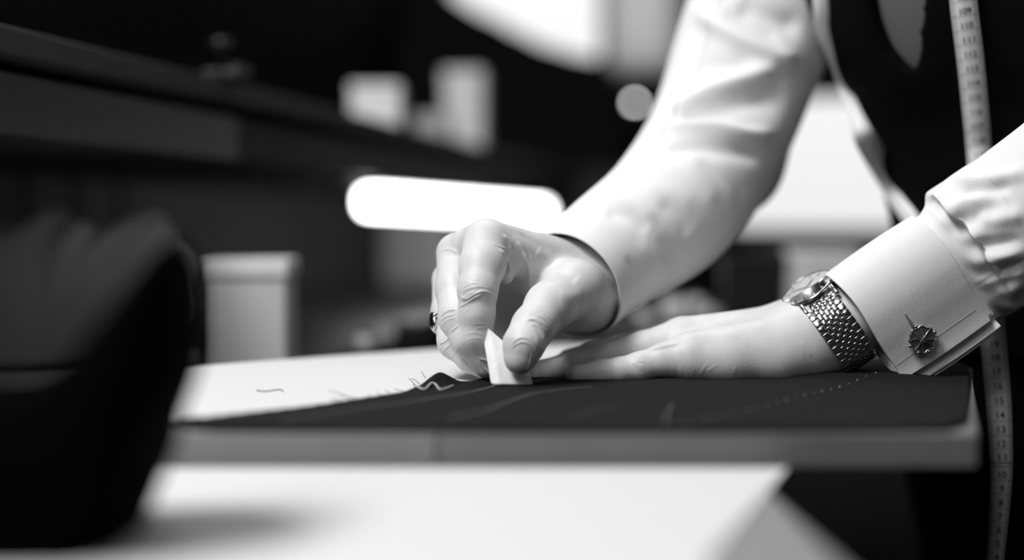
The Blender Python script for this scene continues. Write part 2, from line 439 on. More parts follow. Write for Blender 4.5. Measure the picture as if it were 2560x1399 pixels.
def ribbon(name, px, width, m, parent, n=40, lift=0.0003, world=None):
    c = catmull(np.array([on_cloth(u, v, lift) for u, v in px]) if world is None else world, n)
    t, N, B = frames(c, (0, 0, 1)); side = np.cross(t, (0, 0, 1)); side /= np.linalg.norm(side, axis=1)[:, None]
    wv = width*(0.75+0.35*rng.random(n)); vs = []
    for k in range(n): vs += [c[k]-side[k]*wv[k]/2, c[k]+side[k]*wv[k]/2]
    return meshobj(name, vs, [(2*k, 2*k+1, 2*k+3, 2*k+2) for k in range(n-1)], m, parent)
for px, wd in (([(1240, 963), (1210, 972), (1160, 983), (1090, 993), (1010, 1006), (930, 1016), (840, 1030), (700, 1052)], 0.0012),
               ([(1480, 967), (1400, 974), (1330, 985), (1270, 1004), (1210, 1026), (1120, 1046)], 0.0009),
               ([(1560, 1010), (1500, 1022), (1430, 1042)], 0.0004),
               ([(1680, 1010), (1670, 1030), (1660, 1060)], 0.0005)):
    ribbon('chalk_mark', px, wd, chalkline, cloth)
for k in range(24):                                # stitches along the seam
    t_ = (k+0.3)/24; t_ = t_**0.85
    c = seamA+(seamB-seamA)*t_; h = CLB.ray_cast(Vector((c[0], c[1], TOP+0.05)), Vector((0, 0, -1)))
    if h[0] is None: continue
    d = (seamB-seamA); d /= np.linalg.norm(d)
    p = np.array(h[0])
    bmobj('stitch', tube_bm([p-d*0.0016, p+np.array([0, 0, 0.0007]), p+d*0.0016], 0.00035, 6), mat('stitch_pale', 0.22, 0.6) if k % 2 else mat('stitch_grey', 0.10, 0.6), cloth, True)
zz = [(1042, 969), (1061, 976), (1078, 961), (1089, 964), (1102, 977), (1133, 967)]
bt = bmobj('basting_thread', tube_bm([on_cloth(u, v, 0.0008) for u, v in zz], 0.00055, 6, 40), threadm, None, True)
tag(bt, 'short zigzag of white basting thread on the lifted corner of the dark cloth', 'thread')
bt2 = bmobj('thread_snip', tube_bm([P(1187, 967, 812), P(1200, 961, 813), P(1214, 956, 814)], 0.0006, 6, 12), mat('thread_bright', 0.8, 0.8), None, True)
tag(bt2, 'tiny white thread snip lying just left of the chalk under the fingertips', 'thread')
fr = [((1044, 968), (1032, 955), (1022, 945)), ((1052, 962), (1038, 950), (1029, 946)), ((1038, 972), (1035, 964), (1034, 958)), ((1066, 947), (1058, 936), (1053, 927)), ((1022, 982), (1000, 975), (985, 972)),
      ((990, 990), (972, 980), (962, 974)), ((960, 996), (948, 985), (944, 978)), ((930, 1000), (890, 995), (820, 975)), ((900, 1004), (870, 995), (845, 982)), ((870, 1008), (850, 1000), (826, 996)),
      ((935, 1000), (925, 990), (922, 983)), ((800, 1017), (760, 1016), (720, 1022)), ((720, 1028), (690, 1026), (650, 1030))]
for i, tri in enumerate(fr):
    d0 = T(tri[0][0], tri[0][1])[1]*1000
    bmobj('fringe_thread', tube_bm([P(u, v, d0+3*q) for q, (u, v) in enumerate(tri)], 0.00016, 5, 10), blackthread, cloth, True)
lt = [T(u, v, TOP+0.0010) for u, v in ((641, 975), (655, 977), (672, 977), (690, 974), (703, 974), (708, 978))]
tag(bmobj('loose_thread', tube_bm(lt, 0.00028, 5, 30), blackthread, None, True), 'loose dark thread lying alone on the white pattern paper', 'thread')

# ------------------------------------------------------------------ the person
person = empty('person', (0.48, 1.05, 0))
tag(person, 'person in white shirt and black waistcoat leaning over the board, chalking the dark cloth', 'person')

# right hand (holds the chalk) -------------------------------------------------
pR = dict(
 thumb=[JP(1488, 733, 866, 16), JP(1436, 722, 834, 17), JP(1374, 766, 808, 13.6), JP(1333, 816, 793, 11.4), JP(1309, 862, 785, 10.7), JP(1299, 897, 783, 8.5)],
 index=[JP(1400, 672, 862, 18), JP(1216, 606, 826, 13.6), JP(1206, 664, 812, 12.8), JP(1194, 726, 802, 10.9), JP(1192, 785, 801, 9.9), JP(1192, 840, 802, 8.9), JP(1220, 914, 806, 7.2)],
 middle=[JP(1405, 680, 876, 17), JP(1143, 634, 850, 12.2), JP(1138, 720, 826, 11.2), JP(1144, 795, 812, 10.6), JP(1170, 850, 806, 8.6), JP(1214, 914, 806, 6.6)],
 ring=[JP(1410, 690, 886, 16), JP(1128, 700, 868, 11.5), JP(1124, 780, 848, 10.6), JP(1138, 853, 832, 10.0), JP(1178, 893, 822, 8.4), JP(1226, 927, 816, 6.6)],
 little=[JP(1415, 710, 892, 15), JP(1150, 740, 888, 10.5), JP(1186, 846, 870, 9.0), JP(1250, 882, 860, 7.6), JP(1302, 876, 858, 6.4)])
ELB_R = P(1815, 400, 1035); SHO_R = P(2110, -480, 1050)
ELB_L = P(2948, 237, 790); FOR_L = P(2990, 200, 835); SHO_L = P(3150, -800, 850)
WR_R = P(1478, 704, 876)
vR = Vol(np.min([q[0] for c in pR.values() for q in c], axis=0)-0.024, np.max([q[0] for c in pR.values() for q in c], axis=0)+np.array([0.045, 0.075, 0.03]), 0.00048)
A = vR.new()
palm = [(pR['index'][0], pR['index'][1]), (pR['middle'][0], pR['middle'][1]), (pR['ring'][0], pR['ring'][1]), (pR['little'][0], pR['little'][1])]
for a, b in palm: vR.cone(A, a[0], b[0], a[1], b[1], 0.006)
vR.cone(A, P(1415, 690, 868), WR_R, 0.021, 0.023, 0.010)
vR.cone(A, P(1440, 700, 888), P(1478, 704, 890), 0.018, 0.020, 0.010)
fo = WR_R+(ELB_R-WR_R)*0.35
vR.cone(A, WR_R, fo, 0.0245, 0.027, 0.012)
for nm in ('index', 'middle', 'ring', 'little'):
    Bq = vR.new(); vR.chain(Bq, pR[nm][1:], 0.0035); A = smin(A, Bq, 0.0018 if nm != 'index' else 0.0022)
Bq = vR.new(); vR.chain(Bq, pR['thumb'], 0.005); A = smin(A, Bq, 0.007)
# web of the thumb, pulp swell, heel of the hand
vR.chain(A, [JP(1338, 640, 858, 10), JP(1350, 690, 852, 10.5), JP(1366, 748, 842, 11)], 0.010)
vR.chain(A, [JP(1180, 614, 838, 12.0), JP(1290, 645, 864, 11)], 0.006)
vR.cone(A, P(1256, 640, 832), P(1262, 690, 828), 0.0075, 0.005, 0.005)
vR.cone(A, P(1165, 765, 905), P(1420, 772, 905), 0.012, 0.017, 0.010)
vR.cone(A, P(1200, 812, 903), P(1400, 800, 905), 0.010, 0.012, 0.010)
vR.cone(A, P(1425, 770, 856), P(1462, 770, 868), 0.0135, 0.014, 0.010)
vs, fs = vR.mesh(A); del A, Bq
BV_R = bvh_of(vs, fs)
Z1 = lambda pts: [(1050+x/2.914, 520+y/2.915) for x, y in pts]
crease = [
 # index: middle-joint wrinkles
 (Z1([(285, 640), (340, 660), (400, 625), (470, 605), (545, 640)]), -0.74, 0.8), (Z1([(280, 720), (330, 700), (400, 650), (480, 610)]), -0.68, 0.7),
 (Z1([(300, 610), (370, 580), (440, 570), (500, 590)]), -0.3, 0.7), (Z1([(285, 690), (350, 630), (420, 600)]), -0.35, 0.6), (Z1([(330, 540), (400, 545), (470, 560)]), -0.2, 0.8),
 (Z1([(305, 585), (345, 560), (390, 560)]), -0.2, 0.6), (Z1([(285, 745), (330, 725), (375, 690)]), -0.25, 0.6),
 (Z1([(400, 880), (450, 870), (500, 885)]), -0.2, 0.7), (Z1([(330, 920), (400, 905), (470, 925)]), -0.15, 0.7),
 # index base folds
 (Z1([(570, 290), (620, 350), (650, 430), (630, 510)]), -0.9, 1.3), (Z1([(600, 190), (650, 250), (665, 320)]), -0.7, 1.3), (Z1([(520, 250), (580, 280), (640, 300)]), -0.3, 1.0),
 (Z1([(300, 330), (290, 420), (280, 520)]), -0.3, 0.9),
 # web folds
 (Z1([(740, 300), (780, 400), (800, 500), (795, 640)]), -0.9, 1.3), (Z1([(700, 230), (760, 330), (790, 460)]), -0.6, 1.6), (Z1([(800, 330), (820, 430), (830, 520)]), -0.5, 1.3),
 (Z1([(850, 300), (900, 350), (960, 420)]), -0.5, 3.0),
 # thumb joint wrinkles
 (Z1([(770, 815), (830, 815), (900, 860), (935, 930)]), -0.81, 0.75), (Z1([(790, 800), (860, 810), (930, 870), (945, 920)]), -0.54, 0.7), (Z1([(800, 840), (850, 860), (890, 920), (900, 970)]), -0.74, 0.8),
 (Z1([(840, 830), (890, 880), (915, 950)]), -0.35, 0.6), (Z1([(820, 870), (860, 920), (880, 980)]), -0.3, 0.6), (Z1([(860, 770), (930, 810), (960, 870)]), -0.25, 0.8), (Z1([(830, 780), (890, 795), (945, 850), (965, 910)]), -0.25, 0.7), (Z1([(880, 760), (950, 800), (985, 860)]), -0.2, 0.7),
 (Z1([(785, 850), (820, 880), (850, 935), (860, 990)]), -0.3, 0.7), (Z1([(760, 870), (795, 900), (820, 950)]), -0.2, 0.6), (Z1([(870, 860), (925, 900), (935, 950)]), -0.3, 0.6),
 (Z1([(300, 660), (350, 640), (395, 605)]), -0.3, 0.6), (Z1([(420, 690), (450, 720), (470, 760)]), -0.15, 0.6), (Z1([(400, 700), (430, 740), (445, 790)]), -0.15, 0.6), (Z1([(300, 760), (330, 750), (370, 715)]), -0.2, 0.6),
 (Z1([(340, 500), (380, 515), (430, 520)]), -0.15, 0.6), (Z1([(330, 960), (400, 945), (465, 955)]), -0.15, 0.6), (Z1([(390, 850), (440, 840), (500, 850)]), -0.15, 0.6),
 (Z1([(160, 760), (210, 725), (270, 715)]), -0.2, 0.6), (Z1([(150, 860), (200, 815), (265, 795)]), -0.2, 0.6),
 # thumb nail fold
 (Z1([(672, 1035), (695, 995), (735, 965), (785, 975), (815, 1020), (812, 1085), (785, 1160)]), 0.55, 1.1), (Z1([(665, 1010), (690, 970), (740, 945), (800, 955)]), -0.2, 1.2),
 # middle and ring finger joints
 (Z1([(150, 790), (200, 750), (270, 735)]), -0.54, 0.7), (Z1([(145, 830), (190, 790), (250, 775)]), -0.3, 0.6), (Z1([(210, 910), (260, 870), (290, 850)]), -0.35, 0.6),
 (Z1([(150, 305), (220, 300), (280, 330)]), -0.35, 1.2), (Z1([(140, 990), (190, 965), (215, 940)]), -0.54, 0.7), (Z1([(165, 1045), (200, 1010), (225, 990)]), -0.35, 0.6), (Z1([(225, 1095), (260, 1050), (275, 1020)]), -0.3, 0.6),
 # tendons and back of hand
 (Z1([(640, 150), (800, 230), (980, 330)]), 0.5, 3.5), (Z1([(560, 110), (660, 140), (780, 190)]), -0.3, 3.0),
 (Z1([(960, 420), (1060, 470), (1150, 540)]), 0.6, 5.0), (Z1([(1000, 640), (1100, 640), (1200, 620)]), -0.4, 4.0),
]
vs = relief(vs, fs, [(l, a*1.3, w_*(0.68 if w_ < 1.3 and a < 0 else 1.0)) for l, a, w_ in crease], BV_R)
NAIL1 = [(1282, 871), (1291, 861), (1306, 854), (1322, 860), (1329, 877), (1325, 900), (1317, 921), (1300, 899)]
NAIL2 = [(1197, 897), (1210, 899), (1225, 909), (1236, 930), (1232, 941), (1214, 925), (1203, 910)]
vs = relief(vs, fs, [(NAIL1[:7], -0.75, 0.7), (NAIL2[:5], -0.6, 0.6), (NAIL2[4:]+NAIL2[:1], -0.5, 0.6)], bvh_of(vs, fs))
hand_R = (vs, fs)
BV_R = bvh_of(vs, fs)

# left hand (lies flat on the cloth) -------------------------------------------------
pL = dict(
 little=[JP(2015, 852, 842, 19), JP(1722, 886, 838, 13.2), JP(1660, 901, 836, 10.0), JP(1598, 918, 833, 8.6), JP(1550, 926, 832, 7.4), JP(1506, 930, 831, 7.0), JP(1438, 937, 828, 5.6)],
 ring=[JP(2008, 838, 858, 20), JP(1708, 850, 860, 14.0), JP(1610, 870, 857, 10.0), JP(1518, 893, 853, 8.6), JP(1440, 911, 849, 7.6), JP(1362, 930, 842, 6.6)],
 middle=[JP(2002, 834, 872, 20), JP(1695, 852, 882, 13.2), JP(1600, 874, 879, 9.4), JP(1505, 894, 874, 8.2), JP(1410, 916, 864, 7.2), JP(1328, 930, 855, 6.4)],
 index=[JP(2000, 840, 884, 19), JP(1680, 850, 904, 13.0), JP(1548, 874, 903, 8.4), JP(1478, 888, 898, 7.4), JP(1420, 897, 892, 6.4)],
 thumb=[JP(1960, 855, 888, 17), JP(1850, 862, 915, 14), JP(1740, 872, 940, 11), JP(1660, 878, 952, 8.5)])
WR_L = P(2105, 812, 850)
AXL = (FOR_L-WR_L)/np.linalg.norm(FOR_L-WR_L)
vL = Vol(np.min([q[0] for c in pL.values() for q in c], axis=0)-0.024, np.max([q[0] for c in pL.values() for q in c], axis=0)+np.array([0.085, 0.03, 0.065]), 0.0007)
A = vL.new()
for nm in ('little', 'ring', 'middle', 'index'):
    a, b = pL[nm][0], pL[nm][1]; vL.cone(A, a[0], b[0], a[1], b[1], 0.008)
vL.cone(A, P(2005, 846, 850), P(2100, 810, 847), 0.0215, 0.0205, 0.012)
vL.cone(A, P(2005, 842, 868), P(2100, 808, 864), 0.0215, 0.0205, 0.012)
for dd in (847, 863):
    vL.cone(A, P(2101, 810, dd), P(2101, 810, dd)+AXL*0.09, 0.0205, 0.0195, 0.010)
for nm in ('little', 'ring', 'middle', 'index'):
    Bq = vL.new(); vL.chain(Bq, pL[nm][1:], 0.0035); A = smin(A, Bq, 0.0022 if nm != 'little' else 0.0026)
Bq = vL.new(); vL.chain(Bq, pL['thumb'], 0.006); A = smin(A, Bq, 0.008)
vL.chain(A, [JP(2070, 888, 842, 11), JP(1940, 902, 836, 11), JP(1820, 907, 834, 9.5), JP(1730, 908, 835, 9)], 0.012)     # outer edge of the palm
vs, fs = vL.mesh(A); del A, Bq
BV_L = bvh_of(vs, fs)
Z2 = lambda pts: [(1330+x/2.7527, 680+y/2.7527) for x, y in pts]
crease = [
 (Z2([(695, 600), (715, 630), (750, 645), (775, 630)]), -0.45, 0.8), (Z2([(710, 590), (740, 615), (770, 610)]), -0.35, 0.7), (Z2([(725, 650), (755, 665), (780, 650)]), -0.25, 0.7),
 (Z2([(480, 640), (490, 670), (505, 690)]), -0.35, 0.7), (Z2([(505, 640), (515, 665), (525, 685)]), -0.3, 0.7),
 (Z2([(490, 515), (510, 540), (540, 560)]), -0.45, 0.8), (Z2([(515, 500), (530, 530), (555, 545)]), -0.35, 0.7), (Z2([(480, 540), (500, 560), (525, 570)]), -0.3, 0.7),
 ([(1706, 855), (1650, 868), (1612, 878)], -1.2, 1.3),
 (Z2([(1210, 620), (1180, 670), (1160, 715)]), -0.22, 0.7), (Z2([(1120, 650), (1110, 690), (1105, 720)]), -0.15, 0.7), (Z2([(1290, 630), (1240, 660), (1200, 690)]), -0.15, 0.7), (Z2([(1400, 640), (1395, 680), (1400, 710)]), -0.25, 0.7),
 (Z2([(1030, 640), (1025, 680), (1020, 720)]), -0.15, 0.7),
 (Z2([(1850, 470), (1890, 530), (1930, 590)]), -0.3, 1.0), (Z2([(1800, 440), (1850, 520), (1880, 590)]), -0.2, 1.0),
 (Z2([(1000, 340), (1200, 330), (1450, 310)]), 0.5, 4.0), (Z2([(1050, 420), (1250, 430), (1450, 430)]), -0.4, 4.0), (Z2([(700, 440), (850, 400), (980, 370)]), 0.3, 2.0),
]
vs = relief(vs, fs, [(l, a*0.8, w_*1.05) for l, a, w_ in crease], BV_L)
hand_L = (vs, fs)
BV_L = bvh_of(vs, fs)

# trunk, arms, legs, head -------------------------------------------------
def XYZ(x, y, z): return np.array([x, y, z+CAM[2]*1000])*0.001          # millimetres, height from the camera
SD = np.array([0.71, -0.70, 0]); FD_ = np.array([-0.70, -0.71, 0])      # towards his left shoulder; the way he faces
pel, wai, che, nek = XYZ(475, 1040, -150), XYZ(446, 994, 20), XYZ(372, 955, 205), XYZ(372, 950, 335)
hed = XYZ(300, 885, 500)
vB = Vol(np.array([-0.02, 0.70, -0.01]), np.array([0.78, 1.36, CAM[2]+0.66]), 0.0045)
A = vB.new()
for sgn in (-1, 1):
    vB.chain(A, [(pel+SD*sgn*0.065, 0.105), (wai+SD*sgn*0.055, 0.098), (che+SD*sgn*0.062, 0.103), (nek+SD*sgn*0.06, 0.06)], 0.05)
    hip = pel+SD*sgn*0.085
    vB.chain(A, [(hip, 0.095), (np.array([hip[0]+0.01, hip[1]+0.02, 0.50]), 0.062), (np.array([hip[0]+0.02, hip[1]+0.04, 0.10]), 0.042)], 0.04)
    foot = np.array([hip[0]+0.02, hip[1]+0.04, 0.05]); vB.cone(A, foot, foot+FD_*0.17+np.array([0, 0, -0.012]), 0.045, 0.036, 0.03)
vB.cone(A, nek, hed+np.array([0.01, 0.01, -0.06]), 0.058, 0.056, 0.03)
vB.cone(A, hed+np.array([0, 0, 0.045])-FD_*0.03, hed+np.array([0, 0, 0.03])+FD_*0.02, 0.088, 0.078, 0.03)
jaw = hed+FD_*0.055+np.array([0, 0, -0.065])
vB.cone(A, hed, jaw, 0.07, 0.042, 0.03)
nose = hed+FD_*0.107+np.array([0, 0, -0.012])
vB.cone(A, hed+FD_*0.088+np.array([0, 0, 0.03]), nose, 0.010, 0.014, 0.012)
for sgn in (-1, 1):
    ear = hed+SD*sgn*0.083-FD_*0.01; vB.cone(A, ear+np.array([0, 0, 0.02]), ear+np.array([0, 0, -0.02]), 0.013, 0.010, 0.008)
    eye = hed+FD_*0.093+SD*sgn*0.031+np.array([0, 0, 0.022]); vB.cut(A, eye+FD_*0.016, eye+FD_*0.016, 0.016, 0.016, 0.01)
vB.cone(A, hed+FD_*0.094+SD*-0.02+np.array([0, 0, -0.055]), hed+FD_*0.094+SD*0.02+np.array([0, 0, -0.055]), 0.008, 0.008, 0.01)
for sho, elb, wri in ((SHO_R, ELB_R, WR_R), (SHO_L, ELB_L, WR_L)):
    vB.cone(A, nek+np.array([0, 0, -0.02]), sho, 0.055, 0.055, 0.05)
    if elb is ELB_L: vB.chain(A, [(sho, 0.056), (elb, 0.038), (P(2580, 530, 846), 0.022), (wri+(FOR_L-wri)*0.10, 0.019)], 0.02)
    else: vB.chain(A, [(sho, 0.056), (elb, 0.038), (wri+(elb-wri)*0.10, 0.022)], 0.02)
bodyfield = A
bv, bf = vB.mesh(A)
def to_bm(v, f):
    me = bpy.data.meshes.new('tmp'); me.from_pydata(v.tolist(), [], f.tolist()); bm = bmesh.new(); bm.from_mesh(me); bpy.data.meshes.remove(me); return bm
def keep_side(bm, co, no):
    """cut the mesh at a plane, dropping what lies on the normal's side"""
    bmesh.ops.bisect_plane(bm, geom=bm.verts[:]+bm.edges[:]+bm.faces[:], plane_co=V(co), plane_no=V(no), clear_outer=True)
bm = to_bm(bv, bf)
def near_cut(bm, co, no, rad):
    fsel = [f for f in bm.faces if (f.calc_center_median()-V(co)).length < rad]
    g = set(fsel); g.update(v for f in fsel for v in f.verts); g.update(e for f in fsel for e in f.edges)
    bmesh.ops.bisect_plane(bm, geom=list(g), plane_co=V(co), plane_no=V(no), clear_outer=True)
loops = []
for (hv, hf), wri, elb, fr in ((hand_R, WR_R, ELB_R, 0.20), (hand_L, WR_L, FOR_L, 0.20)):
    ax = (elb-wri)/np.linalg.norm(elb-wri)
    co_b = wri+(elb-wri)*(fr+0.04); co_h = wri+(elb-wri)*fr
    near_cut(bm, co_b, -ax, 0.11)
    hb = to_bm(hv, hf); keep_side(hb, co_h, ax)
    me = bpy.data.meshes.new('tmp'); hb.to_mesh(me); hb.free(); bm.from_mesh(me); bpy.data.meshes.remove(me)
    ed = [e for e in bm.edges if e.is_boundary and min((e.verts[0].co-V(co_b)).length, (e.verts[0].co-V(co_h)).length) < 0.08]
    try: bmesh.ops.bridge_loops(bm, edges=ed)
    except Exception as ex: print('bridge', ex)
bmesh.ops.recalc_face_normals(bm, faces=bm.faces)
me = bpy.data.meshes.new('body'); bm.to_mesh(me); bm.free()
body = finish('body', me, skin, person)

def nail(name, poly, bvh, up=0.0005):
    """nail plate laid on the fingertip inside a pixel outline"""
    pl = catmull(np.array(poly+[poly[0]], float), 40)[:-1]; c = pl.mean(0); vs = []; fs = []
    rings = [0.0, 0.25, 0.5, 0.72, 0.88, 0.97, 1.0]; n = len(pl); ctr, nc = cast(bvh, *c)
    for r in rings:
        for p in pl:
            u, v = c+(p-c)*max(r, 0.02); h, nn = cast(bvh, u, v)
            if h is None: h, nn = ctr, nc
            vs.append(h+nn*(up if r < 0.99 else -0.0003))
    vs = np.array(vs)
    for it in range(3):                            # settle the plate into a smooth curve
        for k in range(1, len(rings)-1):
            a = vs[k*n:(k+1)*n]; vs[k*n:(k+1)*n] = 0.5*a+0.25*(np.roll(a, 1, 0)+np.roll(a, -1, 0))
    for k in range(len(rings)-1):
        for i in range(n): fs.append((k*n+i, k*n+(i+1) % n, (k+1)*n+(i+1) % n, (k+1)*n+i))
    return meshobj(name, vs, fs, nailm, person)
nail('fingernail', NAIL1, BV_R)
nail('fingernail', NAIL2, BV_R)

# tailor's chalk -------------------------------------------------
Ac, Bc, Cc = P(1222, 822, 794), P(1246, 969, 784), P(1337, 969, 791)
nn = np.cross(Bc-Ac, Cc-Ac); nn /= np.linalg.norm(nn)
if nn @ FWD > 0: nn = -nn
# a flat triangular cake, thin at its worn lower edge, turned so that its left rim shows
nn = nn+np.array([-0.62, 0, 0.0]); nn /= np.linalg.norm(nn)
bm = bmesh.new()
back = -nn*0.0001+np.array([-0.0030, 0.0052, 0.0])
def ins(p, s): return p
q = [Ac, P(1229, 868, 791), P(1239, 925, 787), Bc, P(1290, 969, 787.5), Cc, P(1329, 943, 792.5), P(1300, 905, 793.5), P(1262, 858, 794)]
fr_ = [bm.verts.new(p) for p in q]
cen = sum(q)/len(q)
rim = [bm.verts.new(p+(p-cen)*0.03+np.array([-0.0044, 0.0030, 0.0002])) for p in q]
bk = [bm.verts.new(p+(cen-p)*0.06+np.array([-0.0034, 0.0062, 0.0])) for p in q]
bm.faces.new(fr_); bm.faces.new(bk[::-1])
for i in range(len(q)):
    j = (i+1) % len(q); bm.faces.new((fr_[i], rim[i], rim[j], fr_[j])); bm.faces.new((rim[i], bk[i], bk[j], rim[j]))
bmesh.ops.recalc_face_normals(bm, faces=bm.faces)
bmesh.ops.bevel(bm, geom=bm.edges[:], offset=0.0015, segments=4, affect='EDGES', profile=0.5)
chalk = bmobj('tailors_chalk', bm, chalkm, None, False)
zmin = min(v.co.z for v in chalk.data.vertices); chalk.location.z += (TOP+0.0016)-zmin
tag(chalk, 'worn white wedge of chalk pinched between thumb and index finger on the cloth', 'chalk')

# ------------------------------------------------------------------ clothes
def tube_garment(name, st, m, parent, nl, ns, ref, folds=(), thick=0.0012, prof=None, uvscale=1.0):
    """st: rows (center xyz, radius mm across 1, radius mm across 2)"""
    c = catmull(np.array([np.r_[s[0], s[1]*0.001, s[2]*0.001] for s in st]), nl)
    ctr = c[:, :3]; t, N, B = frames(ctr, ref)
    vs = []; uv = []; acc = np.r_[0, np.cumsum(np.linalg.norm(np.diff(ctr, axis=0), axis=1))]
    for k in range(nl):
        for i in range(ns+1):
            a = 2*math.pi*i/ns
            vs.append(ctr[k]+N[k]*math.cos(a)*c[k, 3]+B[k]*math.sin(a)*c[k, 4]); uv.append((a*0.04, acc[k]))
    fs = np.array([(k*(ns+1)+i, k*(ns+1)+i+1, (k+1)*(ns+1)+i+1, (k+1)*(ns+1)+i) for k in range(nl-1) for i in range(ns)])
    vs = np.array(vs)
    mid = vs[fs[0]].mean(0); nrm = np.cross(vs[fs[0][2]]-vs[fs[0][0]], vs[fs[0][3]]-vs[fs[0][1]])
    if nrm @ (mid-ctr[0]) < 0: fs = fs[:, ::-1]
    vs = relief(vs, fs, folds) if folds else vs
    vs[ns::ns+1] = vs[0::ns+1]                     # close the seam
    o = meshobj(name, vs, fs, m, parent, uv=uv)
    md = o.modifiers.new('solid', 'SOLIDIFY'); md.thickness = thick; md.offset = -1
    return o, vs, fs

Z4 = lambda pts: [(1300+x/2.0317, y/2.0317) for x, y in pts]
foldsR = [
 (Z4([(880, 40), (1000, 130), (1150, 220), (1300, 285), (1430, 300)]), 5.0, 6.0), (Z4([(1080, 20), (1250, 90), (1450, 150)]), -4.0, 8.0), (Z4([(1000, 60), (1150, 130), (1350, 210)]), -3.0, 5.0),
 (Z4([(640, 620), (800, 560), (950, 480), (1150, 400), (1350, 320)]), 5.0, 7.0), (Z4([(780, 620), (950, 570), (1150, 520), (1380, 480)]), -4.0, 10.0), (Z4([(900, 330), (1050, 330), (1200, 320)]), -2.0, 8.0),
 (Z4([(560, 680), (750, 660), (950, 650), (1150, 690), (1320, 670)]), 4.5, 6.0), (Z4([(700, 760), (900, 740), (1080, 760), (1250, 790)]), -3.0, 7.0),
 (Z4([(900, 750), (1000, 860), (1100, 960), (1140, 1060)]), -2.5, 5.0), (Z4([(820, 800), (920, 920), (1000, 1050)]), 2.0, 6.0),
 (Z4([(330, 1010), (480, 1010), (600, 1050), (700, 1150)]), 2.5, 5.0), (Z4([(420, 1080), (560, 1100), (660, 1180)]), -2.5, 5.0), (Z4([(700, 1020), (800, 1090), (870, 1200)]), -2.0, 5.0),
 (Z4([(600, 960), (760, 980), (900, 1060)]), 1.5, 7.0),
 ([(1560, 640), (1600, 690), (1600, 740)], -1.5, 3.0), ([(1590, 600), (1640, 650), (1660, 700)], 1.5, 4.0), ([(1640, 590), (1690, 640), (1700, 690)], -1.5, 4.0),
]
sleeveR, svR, sfR = tube_garment('right_sleeve', [
    (P(1421, 716, 866), 36, 36.5), (P(1472, 674, 884), 37, 37), (P(1540, 622, 905), 39.5, 39.5), (P(1680, 516, 952), 46, 46), (P(1790, 350, 1012), 50, 50), (P(1878, 120, 1040), 55, 55), (P(1990, -170, 1050), 62, 62), (SHO_R+np.array([0.02, 0, 0.02]), 80, 80)],
    shirt_far, person, 200, 120, (0, 0, 1), [(l, a*(1.5 if k < 8 else 0.7), w_*(1.0 if k < 8 else 1.25)) for k, (l, a, w_) in enumerate(foldsR)])
# cuff band of the right sleeve
#cuffR, _, _ = tube_garment('right_cuff', [(P(1409, 717, 863), 34.6, 35.6), (P(1440, 694, 874), 35.6, 36.4), (P(1478, 666, 887), 37, 37.4)], shirt_far, person, 24, 96, (0, 0, 1), thick=0.0016)

foldsL = [
 ([(2326, 600), (2345, 560), (2385, 520), (2440, 495), (2500, 480)], 3.0, 5.0), ([(2352, 608), (2390, 572), (2445, 540), (2510, 518)], -3.2, 5.0),
 ([(2346, 622), (2390, 640), (2436, 652), (2507, 640), (2570, 622)], 3.2, 4.0), ([(2364, 592), (2418, 616), (2480, 612), (2570, 598)], -3.2, 4.0),
 ([(2382, 668), (2430, 682), (2480, 680), (2570, 655)], -3.2, 4.0), ([(2395, 695), (2450, 705), (2520, 690), (2570, 675)], 2.4, 4.0),
 ([(2380, 440), (2440, 450), (2520, 440), (2580, 420)], 3.0, 5.0), ([(2400, 480), (2460, 478), (2540, 460)], -3.0, 4.0), ([(2440, 540), (2500, 545), (2570, 530)], 3.0, 5.0),
 ([(2407, 722), (2450, 700), (2500, 672), (2570, 636)], 0.9, 1.4), ([(2410, 728), (2455, 706), (2505, 678), (2570, 643)], -1.2, 1.2),
 ([(2430, 760), (2480, 745), (2560, 705)], 1.8, 4.0), ([(2420, 742), (2480, 722), (2560, 680)], -1.5, 4.0),
]
PL = np.array([0.56*RGT[i]-0.83*UPV[i] for i in range(3)])      # across the cuff, down and right
